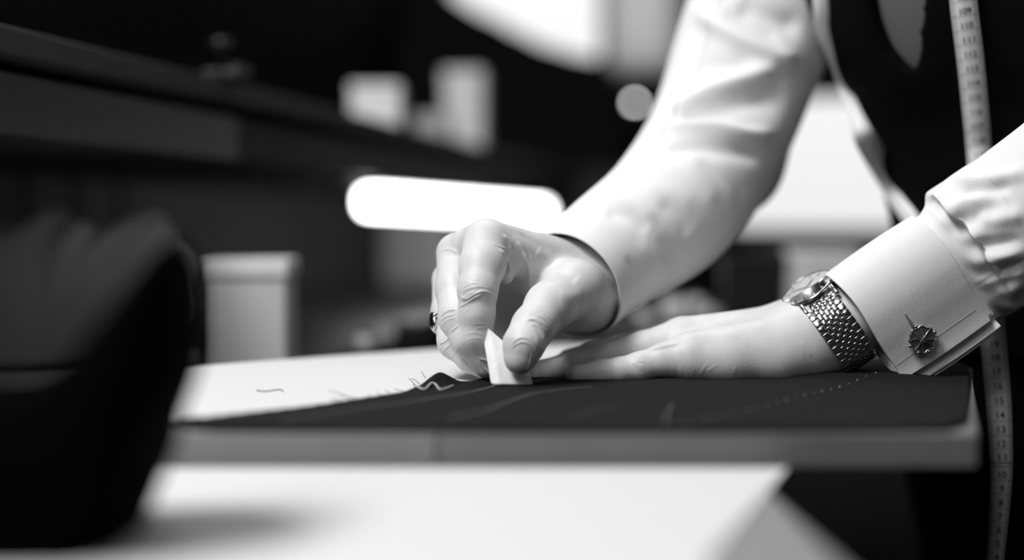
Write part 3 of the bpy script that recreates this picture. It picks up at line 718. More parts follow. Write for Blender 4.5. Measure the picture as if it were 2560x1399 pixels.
# French cuff of the left sleeve: folded-back band, its two edges pinned flat together
CA = P(2374, 667, 842)-P(2152, 817, 842); CL = np.linalg.norm(CA)*1.22; CA /= np.linalg.norm(CA)
CP = P(2235, 945, 842)-P(2070, 690, 842); CP = CP-CA*(CP@CA); CP /= np.linalg.norm(CP)
CQ = np.cross(CA, CP); CQ = CQ if CQ @ FWD > 0 else -CQ
O0 = P(2152, 817, 842)
prof = [(37.0, -15.5), (30, -16.5), (20, -19.0), (8, -22.5), (-6, -25), (-19, -23.5), (-30, -17), (-36.5, -6), (-37, 6), (-31, 17), (-19, 24), (-4, 25.5), (10, 20), (22, 8), (34, -4), (46, -9.5)]
def cuff(name, off, l0, l1, dw, m, th):
    pr = catmull(np.array(prof), 120); n = len(pr); g = np.gradient(pr, axis=0); g /= np.linalg.norm(g, axis=1)[:, None]
    nr = np.c_[-g[:, 1], g[:, 0]]
    if nr[20] @ np.array([0, -1.0]) < 0: nr = -nr
    pr = pr+nr*off
    if dw: pr = pr+np.outer(np.linspace(-1, 1, n)**2, [dw, 0])
    NL = 40; vs = []; uv = []
    arc = np.r_[0, np.cumsum(np.linalg.norm(np.diff(pr, axis=0), axis=1))]
    for k in range(NL):
        t_ = k/(NL-1); L = l0+(l1-l0)*t_
        fl = 1.0+0.02*math.sin(t_*math.pi)
        for i in range(n):
            w_, q_ = pr[i]*fl
            lip = 0.0
            if k == 0: lip = -0.4
            vs.append(O0+CA*(L+0.0004*math.sin(i*0.21))+CP*w_*0.001+CQ*(q_+lip*np.sign(q_)*-1)*0.001); uv.append((arc[i]*0.001, L))
    fs = np.array([(k*n+i, k*n+i+1, (k+1)*n+i+1, (k+1)*n+i) for k in range(NL-1) for i in range(n-1)])
    nrm = np.cross(vs[fs[40][2]]-vs[fs[40][0]], vs[fs[40][3]]-vs[fs[40][1]])
    if nrm @ (vs[fs[40][0]]-(O0+CA*L/2)) < 0: fs = fs[:, ::-1]
    o = meshobj(name, np.array(vs), fs, m, person, uv=uv)
    md = o.modifiers.new('solid', 'SOLIDIFY'); md.thickness = th; md.offset = -1
    bv_ = o.modifiers.new('bevel', 'BEVEL'); bv_.width = 0.0006; bv_.segments = 2; bv_.limit_method = 'ANGLE'
    return o, np.array(vs), fs
cuffo, cv, cf = cuff('french_cuff', 0.0, 0.0, 0.062*CL/CL, 0, shirt, 0.0016)
cuffo['label'] = 'folded double cuff of the left sleeve, closed with a cufflink'
def left_sleeve():
    """starts as the cuff's own section, opens into a full round sleeve"""
    st = [(O0+CA*0.052, 31, 20, 0.0), (O0+CA*0.0625, 32, 22, 0.0), (O0+CA*0.070, 39, 30, 0.35), (P(2432, 628, 842), 43, 37, 1.0), (P(2500, 577, 838), 43, 38, 1), (P(2570, 537, 833), 44, 40, 1), (P(2720, 436, 817), 46, 43, 1), (P(2870, 325, 800), 50, 48, 1), (P(2950, 190, 792), 54, 52, 1), (P(3030, -250, 815), 60, 60, 1), (SHO_L, 74, 74, 1)]
    nl, ns = 300, 180
    c = catmull(np.array([np.r_[a, r1*0.001, r2*0.001, m] for a, r1, r2, m in st]), nl)
    ctr = c[:, :3]; t, N, B = frames(ctr, CP)
    if B[0] @ CQ < 0: B = -B
    pr = catmull(np.array(prof), ns+1)*0.93; pr[-1] = pr[0] = (pr[0]+pr[-1])/2
    arc = np.r_[0, np.cumsum(np.linalg.norm(np.diff(pr, axis=0), axis=1))]*0.001
    acc = np.r_[0, np.cumsum(np.linalg.norm(np.diff(ctr, axis=0), axis=1))]
    vs = []; uv = []
    for k in range(nl):
        m = min(max(c[k, 5], 0), 1); pleat = 0.0011*math.sin(math.pi*min(1, max(0, (acc[k]-0.011)/0.03)))
        for i in range(ns+1):
            a = 2*math.pi*i/ns
            e = np.array([c[k, 3]*math.cos(a), -c[k, 4]*math.sin(a)])+pleat*math.cos(13*a+0.7)*np.array([math.cos(a), -math.sin(a)])
            q = pr[i]*0.001*(1-m)+e*m
            vs.append(ctr[k]+N[k]*q[0]+B[k]*q[1]); uv.append((arc[i], acc[k]))
    vs = np.array(vs); fs = np.array([(k*(ns+1)+i, k*(ns+1)+i+1, (k+1)*(ns+1)+i+1, (k+1)*(ns+1)+i) for k in range(nl-1) for i in range(ns)])
    mid = vs[fs[40]].mean(0); nrm = np.cross(vs[fs[40][2]]-vs[fs[40][0]], vs[fs[40][3]]-vs[fs[40][1]])
    if nrm @ (mid-ctr[0]) < 0: fs = fs[:, ::-1]
    w0 = vs.copy(); vs = relief(vs, fs, foldsL)
    g = np.clip((np.repeat(acc, ns+1)-0.012)/0.022, 0, 1)[:, None]; vs = w0+(vs-w0)*g
    vs[ns::ns+1] = vs[0::ns+1]
    meshobj('left_sleeve', vs, fs, shirt, person, uv=uv)
left_sleeve()
cuff('cuff_lining', -2.4, 0.0012, 0.066, -1.2, shirt, 0.0012)
CB = bvh_of(cv, cf)
# stitched hem line and buttonhole of the cuff
def hemline(px):
    pts = []
    for u, v in px:
        h, n_ = cast(CB, u, v)
        if h is not None: pts.append(h+n_*0.0001)
    return pts
hp = hemline([(2236+t*(2450-2236)-7, 928+t*(778-928)-8) for t in np.linspace(0.02, 0.98, 40)])
if len(hp) > 3: bmobj('hem_seam', tube_bm(hp, 0.00010, 5), mat('hem_thread', 0.5, 0.9), cuffo, True)
bh = hemline([(2262, 783), (2267, 791), (2274, 802), (2284, 818)])
if len(bh) > 3: bmobj('buttonhole', tube_bm(bh, 0.00045, 6, 16, r1=0.0012), mat('buttonhole_grey', 0.22, 0.9), cuffo, True)

# cufflink: an eight-pointed web of ribs with little balls round its rim
h, n_ = cast(CB, 2302, 845)
if h is None: h, n_ = P(2302, 845, 822), -FWD
zq = (-FWD*0.9+0.35*n_); zq = zq/np.linalg.norm(zq)
xq = RGT-zq*(RGT@zq); xq /= np.linalg.norm(xq); yq = np.cross(zq, xq)
Mc = Matrix.Identity(4)
for i in range(3): Mc[i][0] = xq[i]; Mc[i][1] = yq[i]; Mc[i][2] = zq[i]; Mc[i][3] = (h+n_*0.0022)[i]
link = empty('cufflink'); link.matrix_world = Mc; bpy.context.view_layer.update()
tag(link, 'round dark silver cufflink with a ribbed web pattern on the white cuff', 'cufflink')
R = 0.0083
def pol(r, a, z): return np.array([r*math.cos(a), r*math.sin(a), z])
a0 = math.radians(97)
out = []
for k in range(64):
    a = 2*math.pi*k/64; f_ = (k % 8)/8.0; r = R*(1-0.17*math.sin(math.pi*f_)); out.append((r, a0+a))
bm = bmesh.new()
top = [bm.verts.new(pol(r, a, 0.0004)) for r, a in out]; bot = [bm.verts.new(pol(r*0.97, a, -0.0010)) for r, a in out]; mid = [bm.verts.new(pol(r*0.5, a, 0.0011)) for r, a in out]; c_ = bm.verts.new((0, 0, 0.0015))
for i in range(64):
    j = (i+1) % 64; bm.faces.new((bot[i], bot[j], top[j], top[i])); bm.faces.new((top[i], top[j], mid[j], mid[i])); bm.faces.new((mid[i], mid[j], c_))
bm.faces.new(bot[::-1])
bmobj('web_plate', bm, mat('oxidised_silver', 0.22, 0.35, metal=0.9), link, False, True)
bmobj('rim', tube_bm([pol(r*1.0, a, 0.0006) for r, a in out]+[pol(out[0][0], out[0][1], 0.0006)], 0.0004, 6), steel, link, True, True)
for k in range(8):
    a = a0+2*math.pi*k/8
    bmobj('web_rib', tube_bm([pol(0.0008, a, 0.0016), pol(R*0.5, a+0.12*(1 if k % 2 else -1), 0.0013), pol(R*0.97, a, 0.0006)], 0.0003, 6, 12), steel, link, True, True)
for k in range(8):
    if k % 2 == 0 or k == 3:
        a = a0+2*math.pi*(k+0.5)/8
        sb = bmesh.new(); bmesh.ops.create_icosphere(sb, subdivisions=2, radius=0.00125); bmesh.ops.translate(sb, vec=pol(R*0.98, a, 0.0), verts=sb.verts)
        bmobj('ball', sb, steel, link, True, True)
for a, r in ((a0, 0.0), (a0-0.9, 0.0016), (a0-2.6, 0.0016), (a0+2.4, 0.0017)):
    sb = bmesh.new(); M_ = Matrix.Translation(pol(r, a, 0.0017))
    sb = lathe_bm([(0.0003, 0), (0.0008, 0.0001), (0.0009, 0.0003), (0.0007, 0.0005), (0.0004, 0.0003)], 14, M_)
    bmobj('ringlet', sb, steel, link, True, True)
bmobj('backing_disc', lathe_bm([(0.0071, -0.0014), (0.0074, -0.0012), (0.0074, -0.0006), (0.007, -0.0004)], 40), mat('backing_silver', 0.03, 0.35, metal=0.9), link, True, True)
bmobj('post', lathe_bm([(0.0012, -0.008), (0.0012, -0.001)], 14), steel, link, True, True)

# wristwatch -------------------------------------------------
UPW = P(2040, 722, 842)-P(2101, 812, 842); UPW = UPW-AXL*(UPW@AXL); UPW /= np.linalg.norm(UPW)
tilt = math.radians(15); SIDE = np.cross(AXL, UPW); SIDE = SIDE if SIDE @ FWD < 0 else -SIDE        # SIDE faces the camera
NZ = UPW*math.cos(tilt)+SIDE*math.sin(tilt); NS = SIDE*math.cos(tilt)-UPW*math.sin(tilt)
WC = P(2101, 810, 855)-AXL*0.0
WC = WC-AXL*(((WC-P(2050, 772, 855))@AXL))-AXL*0.001
watch = empty('wristwatch', V(WC))
bpy.context.view_layer.update()
tag(watch, 'steel wristwatch with white dial and link bracelet worn next to the white cuff', 'watch')
def WM(c, x, y, z):
    M_ = Matrix.Identity(4)
    for i in range(3): M_[i][0] = x[i]; M_[i][1] = y[i]; M_[i][2] = z[i]; M_[i][3] = c[i]
    return M_
cc = WC+NZ*0.0262+AXL*0.0012
Mw = WM(cc, AXL, np.cross(NZ, AXL), NZ)
bmobj('watch_case', lathe_bm([(0.0120, -0.0050), (0.0140, -0.0030), (0.0166, -0.0005), (0.0175, 0.0006), (0.0178, 0.002), (0.0178, 0.0038), (0.0172, 0.0052), (0.0166, 0.0056), (0.0160, 0.0056), (0.0157, 0.0050), (0.0155, 0.0036)], 64, Mw), steel, watch, True)
bmobj('dial', lathe_bm([(0.0155, 0.0040), (0.0155, 0.0048), (0.0004, 0.0048)], 48, Mw), dialm, watch, True)
bmobj('crystal', lathe_bm([(0.0158, 0.0052), (0.0157, 0.0062), (0.012, 0.0068), (0.001, 0.0070)], 48, Mw), crystal, watch, True)
for k in range(12):
    a = math.pi*2*k/12
    M_ = Mw @ Matrix.Rotation(a, 4, 'Z') @ Matrix.Translation((0.0125, 0, 0.0052))
    bmobj('hour_marker', box_bm((0.0026, 0.0006, 0.0003), (0, 0, 0), 0.0001, 1, M_), steel, watch)
for L_, a in ((0.008, 0.7), (0.0115, 2.4)):
    M_ = Mw @ Matrix.Rotation(a, 4, 'Z') @ Matrix.Translation((L_/2, 0, 0.0055))
    bmobj('watch_hand', box_bm((L_, 0.0007, 0.0002), (0, 0, 0), 0.00005, 1, M_), darksteel, watch)
bmobj('crown', lathe_bm([(0.0016, 0), (0.002, 0.0004), (0.002, 0.0024), (0.0016, 0.0028)], 20, Mw @ Matrix.Translation((-0.0205, 0, 0.0022)) @ Matrix.Rotation(math.pi/2, 4, 'Y')), steel, watch, True)
for sx_ in (-1, 1):
    for sy_ in (-1, 1):
        M_ = Mw @ Matrix.Translation((sx_*0.0106, sy_*0.0172, 0.0016)) @ Matrix.Rotation(-sy_*0.45, 4, 'X')
        bmobj('lug', box_bm((0.0026, 0.0085, 0.0034), (0, 0, 0), 0.0009, 2, M_), steel, watch, True)
# bracelet: rows of links round the wrist, every second column set half a row on
RX, RY = 0.0346, 0.0256                              # half-widths of the loop: towards the camera, up
def loop(a):
    c, s = math.cos(a), math.sin(a); k = (abs(c)**2.5+abs(s)**2.5)**(-1/2.5)
    return WC+SIDE*RX*s*k+UPW*RY*c*k
aa = np.linspace(0, 2*math.pi, 2000); lp = np.array([loop(a) for a in aa]); arc = np.r_[0, np.cumsum(np.linalg.norm(np.diff(lp, axis=0), axis=1))]
pitch = 0.0046; cols = [(-0.0085, 0.0043), (-0.0050, 0.00245), (-0.0025, 0.00245), (0.0, 0.00245), (0.0025, 0.00245), (0.0050, 0.00245), (0.0085, 0.0043)]
lm = {}
for wdt in (0.0043, 0.00245):
    bm = box_bm((wdt, 0.0042, 0.0020), (0, 0, 0), 0.0004, 2); me = bpy.data.meshes.new('link'); bm.to_mesh(me); bm.free(); me.materials.append(steel)
    me.polygons.foreach_set('use_smooth', [True]*len(me.polygons)); lm[wdt] = me
tot = arc[-1]; s = 0.0195-0.0015
while s < tot-0.0205:
    for ci, (cx, wdt) in enumerate(cols):
        s2 = s+(pitch/2 if ci % 2 else 0)
        a = np.interp(s2, arc, aa); p = loop(a); tg = loop(a+0.01)-loop(a-0.01); tg /= np.linalg.norm(tg); nr_ = np.cross(AXL, tg); nr_ = nr_ if nr_ @ (p-WC) > 0 else -nr_
        o = bpy.data.objects.new('link', lm[wdt]); COL.objects.link(o); o.parent = watch; o.matrix_parent_inverse = watch.matrix_world.inverted()
        o.matrix_world = WM(p+AXL*cx, AXL, np.cross(nr_, AXL), nr_)
    s += pitch
# end piece between the lugs and a dark core under the links
core = []
cv_ = []; n = 120
for i in range(n):
    a = 0.55+(2*math.pi-1.1)*i/(n-1); p = WC+(loop(a)-WC)*0.985
    cv_ += [p-AXL*0.0095, p+AXL*0.0095]
o = meshobj('bracelet_core', cv_, [(2*i, 2*i+1, 2*i+3, 2*i+2) for i in range(n-1)], darksteel, watch); md = o.modifiers.new('solid', 'SOLIDIFY'); md.thickness = 0.0006

# signet ring -------------------------------------------------
rc = P(1125, 806, 842); rd = P(1138, 853, 832)-P(1124, 780, 848); rd /= np.linalg.norm(rd)
sgn = np.array([-0.93, -0.30, 0.12]); sgn = sgn-rd*(sgn@rd); sgn /= np.linalg.norm(sgn); s3 = np.cross(rd, sgn)
ring = empty('signet_ring', V(rc)); bpy.context.view_layer.update()
tag(ring, 'silver signet ring with a black oval stone on the ring finger', 'ring')
path = [rc+0.0107*(math.cos(a)*sgn+math.sin(a)*s3) for a in np.linspace(0, 2*math.pi, 60)]
bmobj('band', tube_bm(path, 0.0011, 8), steel, ring, True)
Mr = WM(rc+sgn*0.0098, rd, s3, sgn) @ Matrix.Scale(1.45, 4, (1, 0, 0))
bmobj('bezel', lathe_bm([(0.0038, -0.0008), (0.0044, 0.0002), (0.0044, 0.0012), (0.0039, 0.0016)], 32, Mr), steel, ring, True)
bmobj('stone', lathe_bm([(0.0039, 0.0012), (0.0037, 0.0019), (0.0028, 0.0024), (0.0002, 0.0027)], 32, Mr), onyx, ring, True)

# waistcoat, shirt body and trousers from the body's own form -------------------------------------------------
def garment(name, off, cuts, m, parent, zlo, zhi, vol=vB, field=None, smooth=6):
    G = (bodyfield if field is None else field)-off
    Zax = vol.ax[2][None, None, :]
    G = np.maximum(G, np.maximum(zlo-Zax, Zax-zhi)) if True else G
    for a, b, ra, rb in cuts:
        q = vol.sl(np.minimum(a, b)-max(ra, rb)-0.02, np.maximum(a, b)+max(ra, rb)+0.02)
        G[q] = np.maximum(G[q], -vol.dist(q, a, b, ra, rb))
    v, f = vol.mesh(G.astype(np.float32))
    for _ in range(smooth):                        # ease the voxel steps
        acc = np.zeros_like(v); cnt = np.zeros(len(v))
        for i in range(4):
            np.add.at(acc, f[:, i], v[f[:, (i+1) % 4]]+v[f[:, (i+3) % 4]]); np.add.at(cnt, f[:, i], 2)
        v = 0.4*v+0.6*acc/np.maximum(cnt, 1)[:, None]
    return meshobj(name, v, f, m, parent), v, f
# torso-only field for the shirt and the waistcoat
Tn = vB.new()
for sg in (-1, 1):
    vB.chain(Tn, [(pel+SD*sg*0.065, 0.105), (wai+SD*sg*0.055, 0.098), (che+SD*sg*0.062, 0.103), (nek+SD*sg*0.055, 0.058)], 0.05)
for sho in (SHO_R, SHO_L): vB.cone(Tn, nek+np.array([0, 0, -0.02]), sho, 0.055, 0.055, 0.05)
sb_, sv_, sf_ = garment('knit_pullover', 0.008, [], mat('grey_knit', 0.13, 0.95), person, pel[2]-0.02, nek[2]+0.075, field=Tn)
arm_cuts = [(SHO_R, SHO_R+(ELB_R-SHO_R)*0.35+np.array([-0.03, 0.0, 0]), 0.070, 0.070), (SHO_L, SHO_L+(ELB_L-SHO_L)*0.4, 0.080, 0.075)]
vneck = []
SBV = bvh_of(sv_, sf_)
vp = []
for u, v, r in ((2286, 160, 6), (2266, 105, 11), (2254, 30, 14.5), (2250, -60, 16), (2250, -200, 18), (2250, -350, 24), (2270, -520, 34), (2300, -660, 44)):
    hh, _ = cast(SBV, u, v)
    if hh is not None: vp.append((hh, r*0.001*1.15))
for (a, ra), (b_, rb) in zip(vp[:-1], vp[1:]): vneck.append((a, b_, ra, rb))
vest, vv_, vf_ = garment('waistcoat', 0.016, arm_cuts+vneck, vestm, person, pel[2]+0.06, nek[2]+0.02, field=Tn)
vest['label'] = 'black waistcoat with an open neckline'
garment('trousers', 0.010, [], trouserm, person, 0.045, pel[2]+0.09, field=np.maximum(bodyfield, -(vB.ax[1][None, :, None]-0.86)))
shoe_f = vB.new()
for sg in (-1, 1):
    hip = pel+SD*sg*0.085; foot = np.array([hip[0]+0.02, hip[1]+0.04, 0.05]); vB.cone(shoe_f, foot, foot+FD_*0.18+np.array([0, 0, -0.012]), 0.052, 0.043, 0.03)
    vB2 = shoe_f
for sg, nm in ((-1, 'shoe'), (1, 'shoe')):
    fld = vB.new(); hip = pel+SD*sg*0.085; foot = np.array([hip[0]+0.02, hip[1]+0.04, 0.05]); vB.cone(fld, foot, foot+FD_*0.18+np.array([0, 0, -0.012]), 0.052, 0.043, 0.03)
    garment(nm, 0.0, [], mat('shoe_leather', 0.01, 0.3), person, 0.002, 0.11, field=fld)
hair_f = vB.new(); vB.cone(hair_f, hed+np.array([0, 0, 0.055])-FD_*0.035, hed+np.array([0, 0, 0.055])+FD_*0.0, 0.090, 0.082, 0.03)
garment('hair', 0.004, [(hed+FD_*0.09+np.array([0, 0, -0.02]), hed+FD_*0.09+np.array([0, 0, -0.02]), 0.085, 0.085)], mat('hair', 0.01, 0.5), person, hed[2]-0.03, hed[2]+0.2, field=hair_f)
VBV = bvh_of(vv_, vf_)
tube_garment('shirt_collar', [(nek+np.array([0, 0, 0.030]), 76, 76), (nek+np.array([-0.004, -0.006, 0.055]), 70, 70), (nek+np.array([-0.01, -0.014, 0.085]), 67, 67)], shirt_far, person, 12, 64, (1, 0, 0))
for sg in (-1, 1):
    ec = hed+FD_*0.079+SD*sg*0.031+np.array([0, 0, 0.022])
    for nm, r_, off, m_ in (('eyeball', 0.0125, 0.0, mat('eye_white', 0.7, 0.2)), ('iris', 0.006, 0.0078, mat('eye_iris', 0.03, 0.2))):
        bm = bmesh.new(); bmesh.ops.create_uvsphere(bm, u_segments=20, v_segments=12, radius=r_); bmesh.ops.translate(bm, vec=V(ec+FD_*off), verts=bm.verts); bmobj(nm, bm, m_, person, True)
    bmobj('eyebrow', tube_bm([ec+FD_*0.020+SD*sg*q+np.array([0, 0, 0.020+z_]) for q, z_ in ((-0.014, 0), (0.0, 0.004), (0.016, 0.0))], 0.003, 8, 12), mat('hair', 0.01, 0.5), person, True)

# ------------------------------------------------------------------ tape measure round the neck
tape = empty('tape_measure', V(nek)); bpy.context.view_layer.update()
tag(tape, 'pale tape measure hung round the neck over the black waistcoat, numbers showing', 'tape measure')
def tape_strip(name, px, dmin, wpx, n=400, lift=0.003):
    """px rows: (u, v, depth mm or None to lie on the waistcoat, half-width mm)"""
    pts = []
    for u, v, d, hw in px:
        if d is None:
            h, n_ = cast(VBV, u, v)
            p = h-RAY(u, v)*lift if h is not None else P(u, v, dmin)
        else: p = P(u, v, d)
        pts.append(np.r_[p, hw*0.001])
    return catmull(np.array(pts), n)
def strip_mesh(name, c, side, parent, m):
    vs = []
    for k in range(len(c)): vs += [c[k, :3]-side[k]*c[k, 3], c[k, :3]+side[k]*c[k, 3]]
    o = meshobj(name, vs, [(2*k, 2*k+1, 2*k+3, 2*k+2) for k in range(len(c)-1)], m, parent)
    md = o.modifiers.new('solid', 'SOLIDIFY'); md.thickness = 0.0003; md.offset = 0
    return o
near = tape_strip('near', [(2395, -330, None, 7.9), (2398, -150, None, 7.9), (2408, 0, None, 7.9), (2426, 150, None, 7.9), (2440, 290, None, 7.8), (2450, 410, None, 7.6), (2464, 610, 898, 7.5), (2479, 800, 884, 7.6), (2496, 1000, 874, 7.2), (2502, 1110, 872, 6.6), (2503, 1190, 872, 6.2), (2497, 1290, 872, 5.6), (2488, 1399, 872, 5.0), (2480, 1500, 872, 5.6), (2478, 1580, 872, 6.5)], 870, 32, n=700, lift=0.011)
print('tape depths', [(round(float((p-CAM)@FWD), 3)) for p in near[:350:30, :3]])
cpx = near[:, :3]-CAM; tgt = np.gradient(near[:, :3], axis=0); tgt /= np.linalg.norm(tgt, axis=1)[:, None]
sd_ = np.cross(tgt, cpx); sd_ /= np.linalg.norm(sd_, axis=1)[:, None]
if sd_[300] @ RGT < 0: sd_ = -sd_
fwdn = np.cross(sd_, tgt); fwdn = np.where((np.sum(fwdn*cpx, axis=1) > 0)[:, None], -fwdn, fwdn)
strip_mesh('tape_strip', near, sd_, tape, tapem)
proj = lambda p: (1280+F*((p-CAM)@RGT)/((p-CAM)@FWD), 699.5-F*((p-CAM)@UPV)/((p-CAM)@FWD))
vrow = np.array([proj(p)[1] for p in near[:, :3]])
inkv, inkf = [], []
def at_row(vy):
    k = np.interp(vy, vrow, np.arange(len(near))); i = int(min(max(k, 0), len(near)-2)); f_ = k-i
    L = lambda arr: arr[i]*(1-f_)+arr[i+1]*f_
    return L(near[:, :3]), L(sd_), L(tgt), L(fwdn), L(near[:, 3])
def ink_rect(vy, x0, x1, th):
    p, s_, t_, f_, hw = at_row(vy); p = p+f_*0.00045; k0 = len(inkv)
    inkv.extend([p+s_*x0*hw-t_*th/2, p+s_*x1*hw-t_*th/2, p+s_*x1*hw+t_*th/2, p+s_*x0*hw+t_*th/2]); inkf.append((k0, k0+1, k0+2, k0+3))
def ink_text(txt, vy, hgt, wid):
    cu = bpy.data.curves.new('digits', 'FONT'); cu.body = txt; cu.align_x = 'CENTER'; cu.align_y = 'CENTER'; cu.size = 1.0; cu.resolution_u = 3; cu.offset = 0.012
    o = bpy.data.objects.new('digits', cu); COL.objects.link(o); bpy.context.view_layer.update()
    me = o.to_mesh(); co = np.array([v.co[:] for v in me.vertices]); fc = [tuple(p.vertices) for p in me.polygons]
    o.to_mesh_clear(); bpy.data.objects.remove(o); bpy.data.curves.remove(cu)
    mn, mx = co.min(0), co.max(0); co = co-(mn+mx)/2; co[:, 1] *= hgt/(mx[1]-mn[1]); co[:, 0] *= wid/(mx[0]-mn[0])
    p, s_, t_, f_, hw = at_row(vy); k0 = len(inkv)
    for q in co: inkv.append(p+f_*0.0005+s_*(q[0]+0.0008)-t_*q[1])
    for f in fc: inkf.append(tuple(k0+i for i in f))
rows = [(27.5+36.0*(k-109), str(k)) for k in range(102, 120)]
for vy, tx_ in rows:
    ink_text(tx_, vy, 0.0042, 0.0068)
    ink_rect(vy+11.5, -0.98, 0.98, 0.00022)
low = [860, 893, 930, 965, 1002, 1037, 1073, 1108, 1142, 1185, 1220, 1255, 1290, 1323, 1358, 1391]
for vy, nmb in zip(low, range(19, 3, -1)):
    ink_text(str(nmb), vy, 0.0042, 0.0046 if nmb > 9 else 0.0026); ink_rect(vy+14.5, -0.98, 0.98, 0.0003 if nmb == 10 else 0.0002)
ink_rect(1165, -0.98, 0.98, 0.0004); ink_rect(1155.5, -0.98, 0.98, 0.0004)
vy = -60.0
while vy < 425:
    ink_rect(vy, -0.98, -0.70, 0.00020); ink_rect(vy, 0.70, 0.98, 0.00020); vy += 3.6
vy = 800.0
while vy < 1420:
    ink_rect(vy, -0.98, -0.70, 0.00020); ink_rect(vy, 0.70, 0.98, 0.00020); vy += 3.58
ink = meshobj('printed_numbers', inkv, inkf, inkm, tape, smooth=False); ink['kind'] = 'stuff'
# far strand down the other front edge, twisted once
far = tape_strip('far', [(2068, -330, None, 8.5), (2062, -150, None, 8.5), (2062, 0, None, 8.0), (2066, 70, None, 7.5), (2080, 130, None, 4.5), (2110, 215, None, 4.0), (2140, 290, None, 5.0), (2165, 350, None, 7.5), (2205, 420, None, 8.0), (2250, 490, None, 8.5), (2300, 560, None, 8.5), (2345, 650, 990, 8.5), (2370, 750, 985, 8.5)], 985, 20, n=220)
# keep the strand just outside the waistcoat's edge
tg2 = np.gradient(far[:, :3], axis=0); tg2 /= np.linalg.norm(tg2, axis=1)[:, None]; sd2 = np.cross(tg2, far[:, :3]-CAM); sd2 /= np.linalg.norm(sd2, axis=1)[:, None]
strip_mesh('tape_strip', far, sd2, tape, tapem)
# the loop behind the neck
up = lambda z: np.array([0, 0, z])
half = [(0.088, 0.088, 0.012), (0.088, 0.035, 0.066), (0.080, -0.035, 0.066), (0.042, -0.092, 0.05)]
lpts = [near[4, :3]]+[nek+SD*a+FD_*b_+up(c_) for a, b_, c_ in half]+[nek-SD*a+FD_*b_+up(c_) for a, b_, c_ in half[::-1]]+[far[2, :3]]
lc = catmull(np.array([np.r_[p, 0.0082] for p in lpts]), 120)
ln = [np.array(VBV.find_nearest(V(p))[1]) for p in lc[:, :3]]
for _ in range(4): lc[1:-1, :3] = 0.5*lc[1:-1, :3]+0.25*(lc[:-2, :3]+lc[2:, :3])
tg3 = np.gradient(lc[:, :3], axis=0); tg3 /= np.linalg.norm(tg3, axis=1)[:, None]
s3_ = np.cross(tg3, np.array(ln)); s3_ /= np.linalg.norm(s3_, axis=1)[:, None]
strip_mesh('tape_strip', lc, s3_, tape, tapem)

# ------------------------------------------------------------------ foreground black heap, left
def ridge_heap(name, prof_px, d, depth, m, label, cat, nz=26, zbase=None, folds=0.004, seed=1):
    """rounded heap of cloth: an outline at its own distance, swept in depth and shrinking to both ends"""
    pl = catmull(np.array(prof_px+[prof_px[0]], float), 90)[:-1]; w3 = np.array([P(u, v, d) for u, v in pl]); c = w3.mean(0); zb = w3[:, 2].min()
    r = np.random.default_rng(seed); ph = r.random(6)*6.28; vs = []; n = len(pl)
    for k in range(nz):
        t_ = -1+2*k/(nz-1); s = math.sqrt(max(0.0, 1-abs(t_)**3.0))*0.97+0.03
        for i in range(n):
            q = w3[i]; p = np.array([c[0]+(q[0]-c[0])*s, q[1]+t_*depth, zb+(q[2]-zb)*s])
            wob = folds*(math.sin(i*0.33+ph[0]+3*t_)+0.6*math.sin(i*0.71+ph[1]-5*t_))*s
            dv = (q-c)/max(np.linalg.norm(q-c), 1e-6); hfac = min(1, (q[2]-zb)/0.03)
            vs.append(p+dv*wob*hfac)
    fs = [(k*n+i, k*n+(i+1) % n, (k+1)*n+(i+1) % n, (k+1)*n+i) for k in range(nz-1) for i in range(n)]
    fs.append(tuple(range(n))[::-1]); fs.append(tuple((nz-1)*n+i for i in range(n)))
    me = bpy.data.meshes.new(name); me.from_pydata([tuple(v) for v in vs], [], fs); bm = bmesh.new(); bm.from_mesh(me); bmesh.ops.recalc_face_normals(bm, faces=bm.faces); bm.to_mesh(me); bm.free()
    return tag(finish(name, me, m), label, cat)
d_ = 470
yb_ = 575+(CAM[2]-BZ0)*1000*F/d_
ridge_heap('cloth_heap', [(455, 590), (478, 660), (482, 780), (478, 900), (455, 985), (410, 1110), (370, 1220), (320, 1340), (305, yb_-4), (-500, yb_-4), (-520, 1100), (-300, 960), (0, 950), (140, 915), (240, 830), (310, 745), (370, 665), (415, 605)], d_, 0.045,
           blackcloth, 'black cloth heap rising to a point in the left foreground', 'fabric', folds=0.0010)

# ------------------------------------------------------------------ left side: counter, shelf, lamp and what stands on them
CZ = ZC-0.115
counter = room_box('side_counter', (AL+0.016, -0.44), (0.98, 2.90), (CZ-0.03, CZ), darkwood, bev=0.003, label='long dark side counter along the left wall under the shelf', cat='counter')
bpy.context.view_layer.update()
room_box('cabinet_front', (AL+0.02, -0.455), (0.99, 2.83), (0.0, CZ-0.03), darkwood, parent=counter, bev=0.003)
FA = -0.50
room_box('wall_panel', (AL, AL+0.010), (1.20, 2.86), (CZ, ZC+0.062), mat('panel_paint', 0.022, 0.8, spec=0.1), parent=wl, bev=0.002)
shelf = empty('wall_shelf', RM(AL, 1.6, ZC)); bpy.context.view_layer.update()
tag(shelf, 'long dark wooden wall shelf running back over the counter, boxes standing on it', 'shelf')
s0, s1 = ZC+0.1121, ZC+0.1301
room_box('shelf_board', (AL+0.001, FA), (0.42, 3.02), (s0, s1), shelfm, parent=shelf, bev=0.002)
zd = ZC+0.0625
